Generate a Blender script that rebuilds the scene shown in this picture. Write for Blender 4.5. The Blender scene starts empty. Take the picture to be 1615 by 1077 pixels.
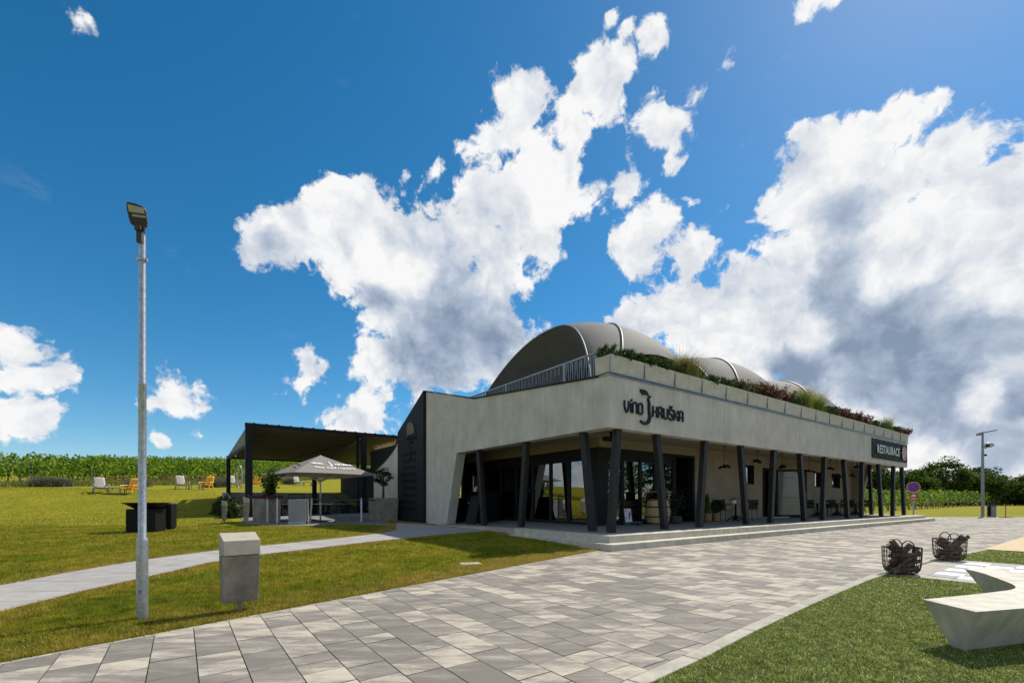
import bpy, math, random
import numpy as np
from mathutils import Vector, Matrix
random.seed(7); RNG = np.random.default_rng(11)
S = bpy.context.scene
COL = S.collection
R = math.radians
# ------------------------------------------------------------------ camera
F, CX, HZ, EYE = 725.0, 807.5, 789.0, 1.2
cam_d = bpy.data.cameras.new("camera"); cam = bpy.data.objects.new("camera", cam_d); COL.objects.link(cam)
cam.location = (0, 0, EYE); cam.rotation_euler = (R(90), 0, 0)
cam_d.sensor_width = 36.0; cam_d.lens = F / 1615 * 36; cam_d.shift_y = (HZ - 538.5) / 1615
cam_d.clip_start = 0.05; cam_d.clip_end = 3000
S.camera = cam
# ------------------------------------------------------------------ light
SUN_AZ, SUN_EL = 42.0, 50.0          # azimuth counter-clockwise from +X
sd = Vector((math.cos(R(SUN_AZ)) * math.cos(R(SUN_EL)), math.sin(R(SUN_AZ)) * math.cos(R(SUN_EL)), math.sin(R(SUN_EL))))
sun_d = bpy.data.lights.new("sun", 'SUN'); sun_d.energy = 5.0; sun_d.angle = R(0.53); sun_d.color = (1.0, 0.94, 0.84)
sun = bpy.data.objects.new("sun", sun_d); COL.objects.link(sun)
sun.rotation_euler = sd.to_track_quat('Z', 'Y').to_euler(); sun.location = sd * 60
S.view_settings.view_transform = 'Standard'; S.view_settings.look = 'None'
S.view_settings.exposure = 0.18; S.view_settings.gamma = 1.0; S.view_settings.use_curve_mapping = False
S.cycles.max_bounces = 8; S.cycles.transparent_max_bounces = 24
# ------------------------------------------------------------------ world: sky and clouds by direction
world = bpy.data.worlds.new("World"); S.world = world; world.use_nodes = True
nt = world.node_tree; N = nt.nodes; L = nt.links
for n in list(N): N.remove(n)
SKY_STR = 0.1
def nd(t, **kw):
    n = N.new(t)
    for k, v in kw.items(): setattr(n, k, v)
    return n
def inp(n, i, v):
    if isinstance(v, bpy.types.NodeSocket): L.new(v, n.inputs[i])
    else: n.inputs[i].default_value = v
def mth(op, a, b=None, c=None, clamp=False):
    n = nd('ShaderNodeMath', operation=op, use_clamp=clamp); inp(n, 0, a)
    if b is not None: inp(n, 1, b)
    if c is not None: inp(n, 2, c)
    return n.outputs[0]
def vm(op, a, b=None, s=None):
    n = nd('ShaderNodeVectorMath', operation=op); inp(n, 0, a)
    if b is not None: inp(n, 1, b)
    if s is not None: n.inputs['Scale'].default_value = s
    return n.outputs['Value'] if op in ('DISTANCE', 'DOT_PRODUCT', 'LENGTH') else n.outputs[0]
def ramp01(v, a, b):
    n = nd('ShaderNodeMapRange', interpolation_type='SMOOTHSTEP'); inp(n, 0, v); inp(n, 1, a); inp(n, 2, b)
    return n.outputs[0]
def noise(vec, scale, detail, rough=0.55, lac=2.0):
    n = nd('ShaderNodeTexNoise'); inp(n, 'Vector', vec); n.inputs['Scale'].default_value = scale
    n.inputs['Detail'].default_value = detail; n.inputs['Roughness'].default_value = rough; n.inputs['Lacunarity'].default_value = lac
    return n
tc = nd('ShaderNodeTexCoord'); D = vm('NORMALIZE', tc.outputs['Generated'])
sky = nd('ShaderNodeTexSky'); sky.sky_type = 'NISHITA'; sky.sun_disc = False
sky.sun_elevation = R(SUN_EL); sky.sun_rotation = R(90 - SUN_AZ); sky.altitude = 200
sky.air_density = 0.9; sky.dust_density = 0.25; sky.ozone_density = 4.5
hsv = nd('ShaderNodeHueSaturation'); hsv.inputs['Saturation'].default_value = 1.3; hsv.inputs['Hue'].default_value = 0.488; hsv.inputs["Value"].default_value = 1.1
L.new(sky.outputs[0], hsv.inputs['Color'])
warp = noise(D, 5.0, 5, 0.6)
wv = vm('SUBTRACT', warp.outputs['Color'], (0.5, 0.5, 0.5)); wv2 = vm('SCALE', wv, s=0.085)
DW = vm('ADD', D, wv2)
def sdir(px, py):
    v = Vector(((px - CX) / F, 1.0, (HZ - py) / F)); return v.normalized(), v.length
def field(blobs, vec, k=0.25):
    cur = None
    for (px, py, r) in blobs:
        c, ln = sdir(px, py); rad = r * 1.24 / F / ln ** 1.45
        kk = min(1.0, max(0.42, r/58)); f = mth('MULTIPLY_ADD', vm('DISTANCE', vec, tuple(c)), -kk / rad, kk)
        cur = f if cur is None else mth('SMOOTH_MAX', cur, f, k)
    return cur
CLOUDS = [(447,372,52),(500,405,34),(560,345,58),(600,400,74),(545,430,42),(660,365,46),(700,400,74),(765,335,46),(640,470,80),
 (720,480,95),(680,550,74),(600,570,40),(560,588,30),(760,560,52),(812,528,34),(820,330,60),(790,420,66),(850,360,54),(880,290,46),
 (930,325,38),(980,305,32),(755,225,34),(815,175,36),(845,250,40),(895,215,38),(940,140,42),(968,112,24),(870,400,32),(1030,70,26),
 (1045,190,38),(1078,165,22),(1040,350,38),(1010,400,40),(1085,398,40),(1112,392,24),(478,588,30),(580,648,44),(552,668,34),(612,628,24),
 (30,538,46),(62,592,36),(15,600,30),(45,665,42),(280,630,36),(250,640,22),(258,690,14),(325,685,14),(130,28,22),(1275,15,30),(1312,5,20),
 (1180,430,46),(1232,400,46),(1150,490,50),(1080,500,52),(1120,545,60),(1020,512,36),(1255,320,52),(1300,275,62),(1350,240,50),
 (1420,200,46),(1475,175,36),(1510,255,62),(1400,300,84),(1320,380,92),(1450,370,96),(1560,330,74),(1615,350,70),(1250,480,84),
 (1370,470,100),(1500,460,100),(1610,470,84),(1200,560,74),(1300,580,100),(1420,590,110),(1550,580,100),(1240,650,60),(1480,690,90),(1610,690,90),(1390,690,60),
 (1660,250,60),(1750,500,200),(1480,745,50),(1560,740,50),(1620,735,60),(1420,735,40)]
HOLES = [(1140,112,17),(1092,312,12),(1146,326,14),(688,268,15),(962,22,12),(986,52,12),(1050,262,18),(712,275,12),(1255,215,10),(1293,505,80),(1340,600,80),(1553,520,80),(1356,300,70),(1440,480,90)]
CLOUDS = CLOUDS + HOLES
BRIGHT = [(1475,185,75),(1440,385,60),(1385,430,45),(1235,420,45),(1500,290,60),(1600,330,60),(1270,690,45),(1340,680,55),(1480,740,60),(1560,640,45),(1285,520,36),(1180,600,40),(620,400,60),(820,400,70),(930,180,60)]
DARK = [(690,515,125),(765,545,70),(640,545,60),(600,470,45),(440,388,26),(1330,450,95),(1400,530,100),(1250,600,90),(1400,610,110),(1500,560,90),
 (1475,630,110),(1500,705,80),(1590,715,60),(1330,340,62),(1600,540,60),(1600,640,60),(560,400,20)]
fld = field(CLOUDS, DW)
n1 = noise(DW, 11.0, 11, 0.60)
nlow = noise(vm('ADD', D, (3.1, 1.7, 0.2)), 4.0, 6, 0.55)
front = vm('DOT_PRODUCT', D, tuple(sdir(860, 500)[0]))
away = mth('SUBTRACT', 1.0, ramp01(front, 0.35, 0.62))
gen = mth('MULTIPLY', away, mth('MULTIPLY_ADD', mth('SUBTRACT', nlow.outputs[0], 0.56), 4.0, 0.3))
fld2 = mth('MAXIMUM', fld, mth('SUBTRACT', gen, mth('SUBTRACT', 1.0, away)))
def billow(vec, scale, detail):
    n = nd('ShaderNodeTexVoronoi', feature='F1', normalize=True); inp(n, 'Vector', vec); n.inputs['Scale'].default_value = scale
    n.inputs['Detail'].default_value = detail; n.inputs['Roughness'].default_value = 0.55; n.inputs['Lacunarity'].default_value = 2.1; return n.outputs['Distance']
SO = Vector((0.5, 0.25, 0.83)).normalized()
w2 = vm('SCALE', vm('SUBTRACT', noise(D, 26.0, 4, 0.6).outputs['Color'], (0.5, 0.5, 0.5)), s=0.022)
DB = vm('ADD', DW, w2)
v1 = billow(DB, 11.0, 4.5); v2 = billow(vm('ADD', DB, tuple(SO*0.017)), 11.0, 4.5)
puff = mth('SUBTRACT', 0.42, v1)
base = mth('ADD', fld2, mth('MULTIPLY', mth('SUBTRACT', n1.outputs[0], 0.5), 2.3))
nf = noise(DB, 34.0, 6, 0.62)
dens = mth('ADD', mth('ADD', base, mth('MULTIPLY', puff, 0.85)), mth('MULTIPLY', mth('SUBTRACT', nf.outputs[0], 0.5), 0.75))
alpha = ramp01(dens, 0.10, 0.36)
wisp = mth('MULTIPLY', ramp01(noise(vm('MULTIPLY', D, (1.0, 1.0, 2.2)), 6.0, 9, 0.65).outputs[0], 0.62, 0.82), 0.10)
alpha = mth('MAXIMUM', alpha, wisp)
r1 = noise(DW, 5.0, 3, 0.5); r2 = noise(vm('ADD', DW, tuple(SO*0.045)), 5.0, 3, 0.5)
relief = mth('ADD', mth('MULTIPLY', mth('SUBTRACT', r1.outputs[0], r2.outputs[0]), 1.7), mth('MULTIPLY', mth('SUBTRACT', v2, v1), 1.25))
dk = ramp01(mth('ADD', mth('SUBTRACT', field(DARK, DW, 0.3), mth('MAXIMUM', field(BRIGHT, DW, 0.2), 0.0)), mth('ADD', mth('MULTIPLY', mth('SUBTRACT', noise(DW, 5.0, 4, 0.5).outputs[0], 0.5), 1.5), mth('MULTIPLY', puff, -0.5))), 0.0, 0.75)
thick = ramp01(dens, 0.5, 1.6)
lit = mth('ADD', mth('SUBTRACT', mth('SUBTRACT', 0.90, mth('MULTIPLY', dk, 0.62)), mth('MULTIPLY', thick, 0.07)), relief, clamp=True)
cr = nd('ShaderNodeValToRGB'); L.new(lit, cr.inputs[0]); e = cr.color_ramp.elements
e[0].position = 0.15; e[0].color = (0.22, 0.285, 0.40, 1); e[1].position = 1.0; e[1].color = (0.86, 0.86, 0.86, 1)
m = cr.color_ramp.elements.new(0.52); m.color = (0.43, 0.50, 0.61, 1)
cl = vm('SCALE', cr.outputs[0], s=1.0 / SKY_STR * 0.97)
mix = nd('ShaderNodeMix', data_type='RGBA'); L.new(alpha, mix.inputs[0]); L.new(hsv.outputs[0], mix.inputs[6]); L.new(cl, mix.inputs[7])
bg = nd('ShaderNodeBackground'); bg.inputs[1].default_value = SKY_STR; L.new(mix.outputs[2], bg.inputs[0])
wo = nd('ShaderNodeOutputWorld'); L.new(bg.outputs[0], wo.inputs[0])
world.cycles.sampling_method = 'MANUAL'; world.cycles.sample_map_resolution = 512
# ------------------------------------------------------------------ helpers
class MB:
    def __init__(s): s.v = []; s.f = []
    def add(s, vs, fs):
        o = len(s.v); s.v += [tuple(v) for v in vs]; s.f += [tuple(i + o for i in f) for f in fs]; return s
    def hexa(s, p):   # 4 bottom, 4 top
        return s.add(p, [(3,2,1,0),(4,5,6,7),(0,1,5,4),(1,2,6,5),(2,3,7,6),(3,0,4,7)])
    def box(s, x0, x1, y0, y1, z0, z1):
        return s.hexa([(x0,y0,z0),(x1,y0,z0),(x1,y1,z0),(x0,y1,z0),(x0,y0,z1),(x1,y0,z1),(x1,y1,z1),(x0,y1,z1)])
    def extr(s, poly, vec):
        n = len(poly); a = [Vector(p) for p in poly]; b = [p + Vector(vec) for p in a]
        return s.add(a + b, [tuple(range(n))[::-1], tuple(range(n, 2*n))] + [(i, (i+1) % n, n + (i+1) % n, n + i) for i in range(n)])
    def bar(s, p, q, w, h, up=(0,0,1)):
        p = Vector(p); q = Vector(q); d = (q - p).normalized(); up = Vector(up)
        if abs(d.dot(up)) > 0.98: up = Vector((1,0,0)) if abs(d.x) < 0.9 else Vector((0,1,0))
        x = d.cross(up).normalized(); y = x.cross(d).normalized(); x *= w/2; y *= h/2
        return s.hexa([p-x-y, p+x-y, p+x+y, p-x+y, q-x-y, q+x-y, q+x+y, q-x+y])
    def tube(s, pts, r, n=8, closed=False, cap=True):
        pts = [Vector(p) for p in pts]; m = len(pts); rs = r if isinstance(r, (list, tuple)) else [r]*m
        vs = []; px = None
        for i in range(m):
            if closed: t = pts[(i+1) % m] - pts[i-1]
            else: t = pts[min(i+1, m-1)] - pts[max(i-1, 0)]
            t = t.normalized()
            if px is None:
                a = Vector((0,0,1)) if abs(t.z) < 0.9 else Vector((1,0,0)); px = t.cross(a).normalized()
            else: px = (px - t * px.dot(t)).normalized()
            py = t.cross(px)
            for k in range(n):
                an = 2*math.pi*k/n; vs.append(pts[i] + (px*math.cos(an) + py*math.sin(an)) * rs[i])
        fs = []
        for i in range(m if closed else m-1):
            j = (i+1) % m
            for k in range(n): fs.append((i*n+k, i*n+(k+1) % n, j*n+(k+1) % n, j*n+k))
        if cap and not closed: fs += [tuple(range(n))[::-1], tuple((m-1)*n+k for k in range(n))]
        return s.add(vs, fs)
    def lathe(s, prof, n=24, c=(0,0,0), sx=1, sy=1):
        vs = []; m = len(prof)
        for (r, z) in prof:
            for k in range(n):
                a = 2*math.pi*k/n; vs.append((c[0]+r*sx*math.cos(a), c[1]+r*sy*math.sin(a), c[2]+z))
        fs = [(i*n+k, i*n+(k+1) % n, (i+1)*n+(k+1) % n, (i+1)*n+k) for i in range(m-1) for k in range(n)]
        if prof[0][0] > 1e-4: fs.append(tuple(range(n))[::-1])
        if prof[-1][0] > 1e-4: fs.append(tuple((m-1)*n+k for k in range(n)))
        return s.add(vs, fs)
    def grid(s, fn, nu, nv):
        vs = [fn(i/nu, j/nv) for i in range(nu+1) for j in range(nv+1)]
        return s.add(vs, [(i*(nv+1)+j, (i+1)*(nv+1)+j, (i+1)*(nv+1)+j+1, i*(nv+1)+j+1) for i in range(nu) for j in range(nv)])
    def ribbon(s, pts2, w, fn, d):   # mitred flat stroke; fn(x,y,depth)->xyz
        P = [Vector((p[0], p[1])) for p in pts2]; m = len(P); Lf = []; Rt = []
        ws = w if isinstance(w, (list, tuple)) else [w]*m
        for i in range(m):
            d0 = (P[i]-P[i-1]).normalized() if i else (P[1]-P[0]).normalized()
            d1 = (P[i+1]-P[i]).normalized() if i < m-1 else d0
            t = (d0+d1).normalized(); nn = Vector((-t.y, t.x)); k = ws[i]/2/max(0.45, nn.dot(Vector((-d0.y, d0.x))))
            Lf.append(P[i]+nn*k); Rt.append(P[i]-nn*k)
        vs = []
        for i in range(m):
            for q in (Lf[i], Rt[i]):
                vs.append(fn(q.x, q.y, 0)); vs.append(fn(q.x, q.y, d))
        fs = []
        for i in range(m-1):
            a = i*4; b = a+4
            fs += [(a+1,b+1,b+3,a+3),(a,a+2,b+2,b),(a,b,b+1,a+1),(a+2,a+3,b+3,b+2)]
        fs += [(0,1,3,2),((m-1)*4,(m-1)*4+2,(m-1)*4+3,(m-1)*4+1)]
        return s.add(vs, fs)
    def build(s, name, mat, parent=None, smooth=False, bevel=0, seg=2, xf=None):
        me = bpy.data.meshes.new(name); me.from_pydata(s.v, [], s.f); me.update()
        if xf is not None: me.transform(xf)
        if mat: me.materials.append(mat)
        if smooth: me.polygons.foreach_set('use_smooth', [True]*len(me.polygons))
        o = bpy.data.objects.new(name, me); COL.objects.link(o)
        if parent: o.parent = parent
        if bevel:
            b = o.modifiers.new('bevel', 'BEVEL'); b.width = bevel; b.segments = seg; b.limit_method = 'ANGLE'; b.angle_limit = R(40)
        return o
def tag(o, label=None, cat=None, group=None, kind=None):
    if label: o['label'] = label
    if cat: o['category'] = cat
    if group: o['group'] = group
    if kind: o['kind'] = kind
    return o
def thing(name, label, cat, loc=(0,0,0), rz=0, group=None):
    o = bpy.data.objects.new(name, None); COL.objects.link(o); o.empty_display_size = 0.2
    o.location = loc; o.rotation_euler = (0, 0, rz); return tag(o, label, cat, group)
def kids(o): return [c for c in bpy.data.objects if c.parent == o]
def dup(o, loc=None, rz=None, label=None, parent=None, group=None):
    c = o.copy(); COL.objects.link(c); c.parent = parent
    if loc is not None: c.location = loc
    if rz is not None: c.rotation_euler = (0, 0, rz)
    if label: c['label'] = label
    if group: c['group'] = group
    for ch in kids(o): dup(ch, parent=c)
    return c
def npmesh(name, verts, nper, mat, parent=None, smooth=False):
    """verts: (faces*nper,3): separate faces of nper corners each"""
    verts = np.ascontiguousarray(verts, dtype=np.float32); nv = len(verts); nf = nv // nper
    me = bpy.data.meshes.new(name); me.vertices.add(nv); me.vertices.foreach_set('co', verts.ravel())
    me.loops.add(nv); me.loops.foreach_set('vertex_index', np.arange(nv, dtype=np.int32))
    me.polygons.add(nf); me.polygons.foreach_set('loop_start', np.arange(0, nv, nper, dtype=np.int32))
    me.polygons.foreach_set('loop_total', np.full(nf, nper, dtype=np.int32)); me.update(calc_edges=True)
    me.materials.append(mat); o = bpy.data.objects.new(name, me); COL.objects.link(o)
    if parent: o.parent = parent
    return o
def leaves(c, size, up=0.35, aspect=0.7, rng=RNG):
    """leaf quads (kite shaped) at centres c (N,3)"""
    n = len(c); size = np.broadcast_to(np.asarray(size, float), (n,)) * rng.uniform(0.6, 1.3, n)
    t = rng.normal(size=(n,3)); t /= np.linalg.norm(t, axis=1)[:,None]
    nr = rng.normal(size=(n,3)); nr[:,2] = np.abs(nr[:,2]) + up*2; nr -= t * (nr*t).sum(1)[:,None]; nr /= np.linalg.norm(nr, axis=1)[:,None]+1e-9
    b = np.cross(nr, t); s = size[:,None]
    q = np.stack([c - t*s*0.5, c + b*s*aspect*0.5 + nr*s*0.08, c + t*s*0.5 - nr*s*0.12, c - b*s*aspect*0.5 + nr*s*0.08], 1)
    return q.reshape(-1, 3)
def blades(base, h, w, lean, nseg=1, rng=RNG, bias=(0,0)):
    """grass blades: nseg==1 -> triangles, else quads (arched)"""
    n = len(base); h = np.broadcast_to(h, (n,)) * rng.uniform(0.6, 1.3, n); a = rng.uniform(0, 2*np.pi, n)
    side = np.stack([np.cos(a), np.sin(a), np.zeros(n)], 1) * (np.broadcast_to(w, (n,))[:,None] * 0.5)
    la = rng.uniform(0, 2*np.pi, n); lm = np.abs(rng.normal(0, lean, n)) * h
    ln = np.stack([np.cos(la)*lm + bias[0]*h, np.sin(la)*lm + bias[1]*h, np.zeros(n)], 1)
    up = np.zeros((n,3)); up[:,2] = h
    if nseg == 1:
        return np.stack([base - side, base + side, base + up + ln], 1).reshape(-1,3), 3
    out = []
    for i in range(nseg):
        t0 = i/nseg; t1 = (i+1)/nseg
        p0 = base + up*(t0 - 0.25*t0**3) + ln*t0**2; p1 = base + up*(t1 - 0.25*t1**3) + ln*t1**2
        w0 = 1-t0*0.9; w1 = 1-t1*0.9
        out.append(np.stack([p0 - side*w0, p0 + side*w0, p1 + side*w1, p1 - side*w1], 1))
    return np.concatenate(out, 0).reshape(-1,3), 4
# ------------------------------------------------------------------ materials
def mat(name, col, rough=0.7, metal=0.0, col2=None, nscale=4.0, ndet=6, bump=0.0, bscale=60.0, island=0.0, spec=0.5, streak=0.0, stretch=None, lo=0.35, hi=0.65):
    m = bpy.data.materials.new(name); m.use_nodes = True; t = m.node_tree; p = t.nodes['Principled BSDF']
    p.inputs['Base Color'].default_value = (*col, 1); p.inputs['Roughness'].default_value = rough; p.inputs['Metallic'].default_value = metal
    p.inputs['Specular IOR Level'].default_value = spec
    tcn = t.nodes.new('ShaderNodeTexCoord'); vec = tcn.outputs['Object']
    if stretch:
        mp = t.nodes.new('ShaderNodeMapping'); mp.inputs['Scale'].default_value = stretch; t.links.new(vec, mp.inputs[0]); vec = mp.outputs[0]
    last = None
    if col2 is not None:
        no = t.nodes.new('ShaderNodeTexNoise'); no.inputs['Scale'].default_value = nscale; no.inputs['Detail'].default_value = ndet; no.inputs['Roughness'].default_value = 0.62
        t.links.new(vec, no.inputs['Vector']); r = t.nodes.new('ShaderNodeValToRGB')
        r.color_ramp.elements[0].position = lo; r.color_ramp.elements[1].position = hi
        r.color_ramp.elements[0].color = (*col, 1); r.color_ramp.elements[1].color = (*col2, 1)
        t.links.new(no.outputs[0], r.inputs[0]); last = r.outputs[0]
    if streak:
        mp2 = t.nodes.new('ShaderNodeMapping'); mp2.inputs['Scale'].default_value = (5,5,0.35); t.links.new(tcn.outputs['Object'], mp2.inputs[0]); ns = t.nodes.new('ShaderNodeTexNoise'); ns.inputs['Scale'].default_value = 1.5; ns.inputs['Detail'].default_value = 7; t.links.new(mp2.outputs[0], ns.inputs['Vector'])
        mr2 = t.nodes.new('ShaderNodeMapRange'); mr2.inputs[1].default_value = 0.35; mr2.inputs[2].default_value = 0.7; mr2.inputs[3].default_value = 1+streak*0.4; mr2.inputs[4].default_value = 1-streak; t.links.new(ns.outputs[0], mr2.inputs[0])
        h2 = t.nodes.new('ShaderNodeHueSaturation'); t.links.new(mr2.outputs[0], h2.inputs['Value']); t.links.new(last, h2.inputs['Color']); last = h2.outputs[0]
    if island:
        g = t.nodes.new('ShaderNodeNewGeometry'); hs = t.nodes.new('ShaderNodeHueSaturation'); mr = t.nodes.new('ShaderNodeMapRange')
        mr.inputs[3].default_value = 1-island; mr.inputs[4].default_value = 1+island
        t.links.new(g.outputs['Random Per Island'], mr.inputs[0]); t.links.new(mr.outputs[0], hs.inputs['Value'])
        if last: t.links.new(last, hs.inputs['Color'])
        else: hs.inputs['Color'].default_value = (*col, 1)
        last = hs.outputs[0]
    if last: t.links.new(last, p.inputs['Base Color'])
    if bump:
        n2 = t.nodes.new('ShaderNodeTexNoise'); n2.inputs['Scale'].default_value = bscale; n2.inputs['Detail'].default_value = 5
        t.links.new(vec, n2.inputs['Vector']); b = t.nodes.new('ShaderNodeBump'); b.inputs['Strength'].default_value = bump; b.inputs['Distance'].default_value = 0.02
        t.links.new(n2.outputs[0], b.inputs['Height']); t.links.new(b.outputs[0], p.inputs['Normal'])
    return m
def leafmat(name, cols, trans=0.35, rough=0.55, patch=None, pscale=0.5, vary=0.0, vscale=8.0):
    """cols: colour stops picked by random per leaf; patch: second set mixed by world-scale noise"""
    m = bpy.data.materials.new(name); m.use_nodes = True; t = m.node_tree
    for n in list(t.nodes): t.nodes.remove(n)
    g = t.nodes.new('ShaderNodeNewGeometry')
    def rp(cs):
        r = t.nodes.new('ShaderNodeValToRGB'); els = r.color_ramp.elements
        while len(els) < len(cs): els.new(0.5)
        for i, c in enumerate(cs): els[i].position = i/(len(cs)-1); els[i].color = (*c, 1)
        t.links.new(g.outputs['Random Per Island'], r.inputs[0]); return r.outputs[0]
    c = rp(cols)
    if patch:
        c2 = rp(patch); tcn = t.nodes.new('ShaderNodeTexCoord'); no = t.nodes.new('ShaderNodeTexNoise'); no.inputs['Scale'].default_value = pscale; no.inputs['Detail'].default_value = 5
        t.links.new(tcn.outputs['Object'], no.inputs['Vector']); mr = t.nodes.new('ShaderNodeMapRange'); mr.inputs[1].default_value = 0.42; mr.inputs[2].default_value = 0.6
        t.links.new(no.outputs[0], mr.inputs[0]); mx = t.nodes.new('ShaderNodeMix'); mx.data_type = 'RGBA'
        t.links.new(mr.outputs[0], mx.inputs[0]); t.links.new(c, mx.inputs[6]); t.links.new(c2, mx.inputs[7]); c = mx.outputs[2]
    if vary:
        tv = t.nodes.new('ShaderNodeTexCoord'); nv = t.nodes.new('ShaderNodeTexNoise'); nv.inputs['Scale'].default_value = vscale; nv.inputs['Detail'].default_value = 6; nv.inputs['Roughness'].default_value = 0.7; t.links.new(tv.outputs['Object'], nv.inputs['Vector'])
        mv = t.nodes.new('ShaderNodeMapRange'); mv.inputs[1].default_value = 0.3; mv.inputs[2].default_value = 0.7; mv.inputs[3].default_value = 1-vary; mv.inputs[4].default_value = 1+vary; t.links.new(nv.outputs[0], mv.inputs[0])
        hv = t.nodes.new('ShaderNodeHueSaturation'); t.links.new(mv.outputs[0], hv.inputs['Value']); t.links.new(c, hv.inputs['Color']); c = hv.outputs[0]
    p = t.nodes.new('ShaderNodeBsdfPrincipled'); p.inputs['Roughness'].default_value = rough; p.inputs['Specular IOR Level'].default_value = 0.18
    tr = t.nodes.new('ShaderNodeBsdfTranslucent'); ms = t.nodes.new('ShaderNodeMixShader'); ms.inputs[0].default_value = trans
    o = t.nodes.new('ShaderNodeOutputMaterial')
    t.links.new(c, p.inputs['Base Color']); t.links.new(c, tr.inputs['Color']); t.links.new(p.outputs[0], ms.inputs[1]); t.links.new(tr.outputs[0], ms.inputs[2]); t.links.new(ms.outputs[0], o.inputs[0])
    return m
def glassmat(name, tint=(0.75,0.8,0.8), ior=1.55, boost=0.0):
    m = bpy.data.materials.new(name); m.use_nodes = True; t = m.node_tree
    for n in list(t.nodes): t.nodes.remove(n)
    fr = t.nodes.new('ShaderNodeFresnel'); fr.inputs[0].default_value = ior; ad = t.nodes.new('ShaderNodeMath'); ad.operation = 'ADD'; ad.use_clamp = True; ad.inputs[1].default_value = boost
    t.links.new(fr.outputs[0], ad.inputs[0])
    a = t.nodes.new('ShaderNodeBsdfTransparent'); a.inputs[0].default_value = (*tint, 1); b = t.nodes.new('ShaderNodeBsdfGlossy'); b.inputs['Roughness'].default_value = 0.01
    b.inputs[0].default_value = (0.9,0.93,0.95,1)
    ms = t.nodes.new('ShaderNodeMixShader'); o = t.nodes.new('ShaderNodeOutputMaterial')
    t.links.new(ad.outputs[0], ms.inputs[0]); t.links.new(a.outputs[0], ms.inputs[1]); t.links.new(b.outputs[0], ms.inputs[2]); t.links.new(ms.outputs[0], o.inputs[0])
    return m
M = {}
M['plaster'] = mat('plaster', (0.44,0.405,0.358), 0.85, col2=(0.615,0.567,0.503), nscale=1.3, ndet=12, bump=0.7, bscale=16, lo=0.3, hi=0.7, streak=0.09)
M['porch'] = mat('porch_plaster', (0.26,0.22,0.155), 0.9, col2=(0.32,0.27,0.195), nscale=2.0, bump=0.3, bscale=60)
M['dark'] = mat('anthracite_metal', (0.010,0.011,0.014), 0.6, spec=0.2, metal= 0.0, col2=(0.017,0.018,0.021), nscale=6, bump=0.05)
M['column'] = mat('dark_column', (0.013,0.013,0.014), 0.5, spec=0.25, col2=(0.026,0.025,0.026), nscale=9, bump=0.1)
M['black'] = mat('black_paint', (0.006,0.006,0.007), 0.6, spec=0.2)
M['letters'] = mat('sign_letters', (0.010,0.012,0.018), 0.5, spec=0.25)
M['concrete'] = mat('concrete', (0.30,0.28,0.245), 0.85, col2=(0.42,0.395,0.35), nscale=5, ndet=10, bump=0.25, bscale=90)
M['concrete_dark'] = mat('weathered_concrete', (0.20,0.175,0.14), 0.9, col2=(0.33,0.295,0.24), nscale=7, ndet=12, bump=0.35, bscale=70, stretch=(1,1,0.45))
M['bin_body'] = mat('bin_concrete', (0.17,0.145,0.11), 0.9, col2=(0.29,0.25,0.19), nscale=5, ndet=12, bump=0.25, bscale=70, streak=0.15)
M['concrete_lid'] = mat('lid_concrete', (0.33,0.29,0.225), 0.85, col2=(0.42,0.375,0.30), nscale=8, ndet=10, bump=0.06, bscale=90)
M['bench'] = mat('bench_concrete', (0.44,0.405,0.325), 0.75, col2=(0.56,0.52,0.43), nscale=4, ndet=11, bump=0.12, bscale=80, streak=0.22)
M['planter'] = mat('planter_concrete', (0.46,0.415,0.33), 0.85, col2=(0.58,0.53,0.43), nscale=3.5, ndet=9, bump=0.15, bscale=50)
M['step'] = mat('step_concrete', (0.44,0.40,0.315), 0.85, col2=(0.58,0.535,0.44), nscale=5, ndet=9, bump=0.2, bscale=60, island=0.06)
M['deck'] = mat('terrace_paving', (0.16,0.155,0.15), 0.85, col2=(0.22,0.215,0.205), nscale=3, bump=0.1)
M['path'] = mat('path_paving', (0.28,0.265,0.245), 0.9, col2=(0.35,0.33,0.305), nscale=4, ndet=10, bump=0.15, bscale=120, island=0.05)
M['kerb'] = mat('kerb_concrete', (0.30,0.275,0.225), 0.9, col2=(0.42,0.385,0.32), nscale=6, ndet=9, bump=0.25, bscale=80, island=0.08)
M['joint'] = mat('joint_sand', (0.07,0.062,0.05), 0.95, col2=(0.11,0.10,0.075), nscale=9)
M['galv'] = mat('galvanised_steel', (0.30,0.315,0.33), 0.42, 0.75, col2=(0.46,0.475,0.49), nscale=26, ndet=7, bump=0.03, bscale=50)
M['railing'] = mat('railing_steel', (0.22,0.235,0.25), 0.4, 0.6, col2=(0.32,0.335,0.35), nscale=8)
M['membrane'] = mat('membrane_fabric', (0.088,0.083,0.080), 0.8, col2=(0.11,0.104,0.098), nscale=1.2, bump=0.05, bscale=12)
M['membrane_rib'] = mat('membrane_seam', (0.20,0.19,0.175), 0.5)
M['awning'] = mat('awning_fabric', (0.115,0.108,0.08), 0.85, col2=(0.14,0.13,0.095), nscale=3)
M['gable'] = mat('gable_fabric', (0.19,0.182,0.165), 0.8)
M['parasol'] = None
M['white'] = mat('white_print', (0.75,0.74,0.72), 0.7)
M['white_metal'] = mat('white_metal', (0.62,0.62,0.64), 0.4)
M['bark'] = mat('bark', (0.07,0.052,0.036), 0.95, col2=(0.13,0.10,0.075), nscale=14, bump=0.6, bscale=30, stretch=(1,1,0.3))
M['stake'] = mat('vine_stake', (0.13,0.105,0.085), 0.9, col2=(0.22,0.19,0.16), nscale=8)
M['oak'] = mat('oak_barrel', (0.42,0.29,0.14), 0.6, col2=(0.55,0.39,0.20), nscale=5, stretch=(3,3,0.6), bump=0.15)
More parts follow.
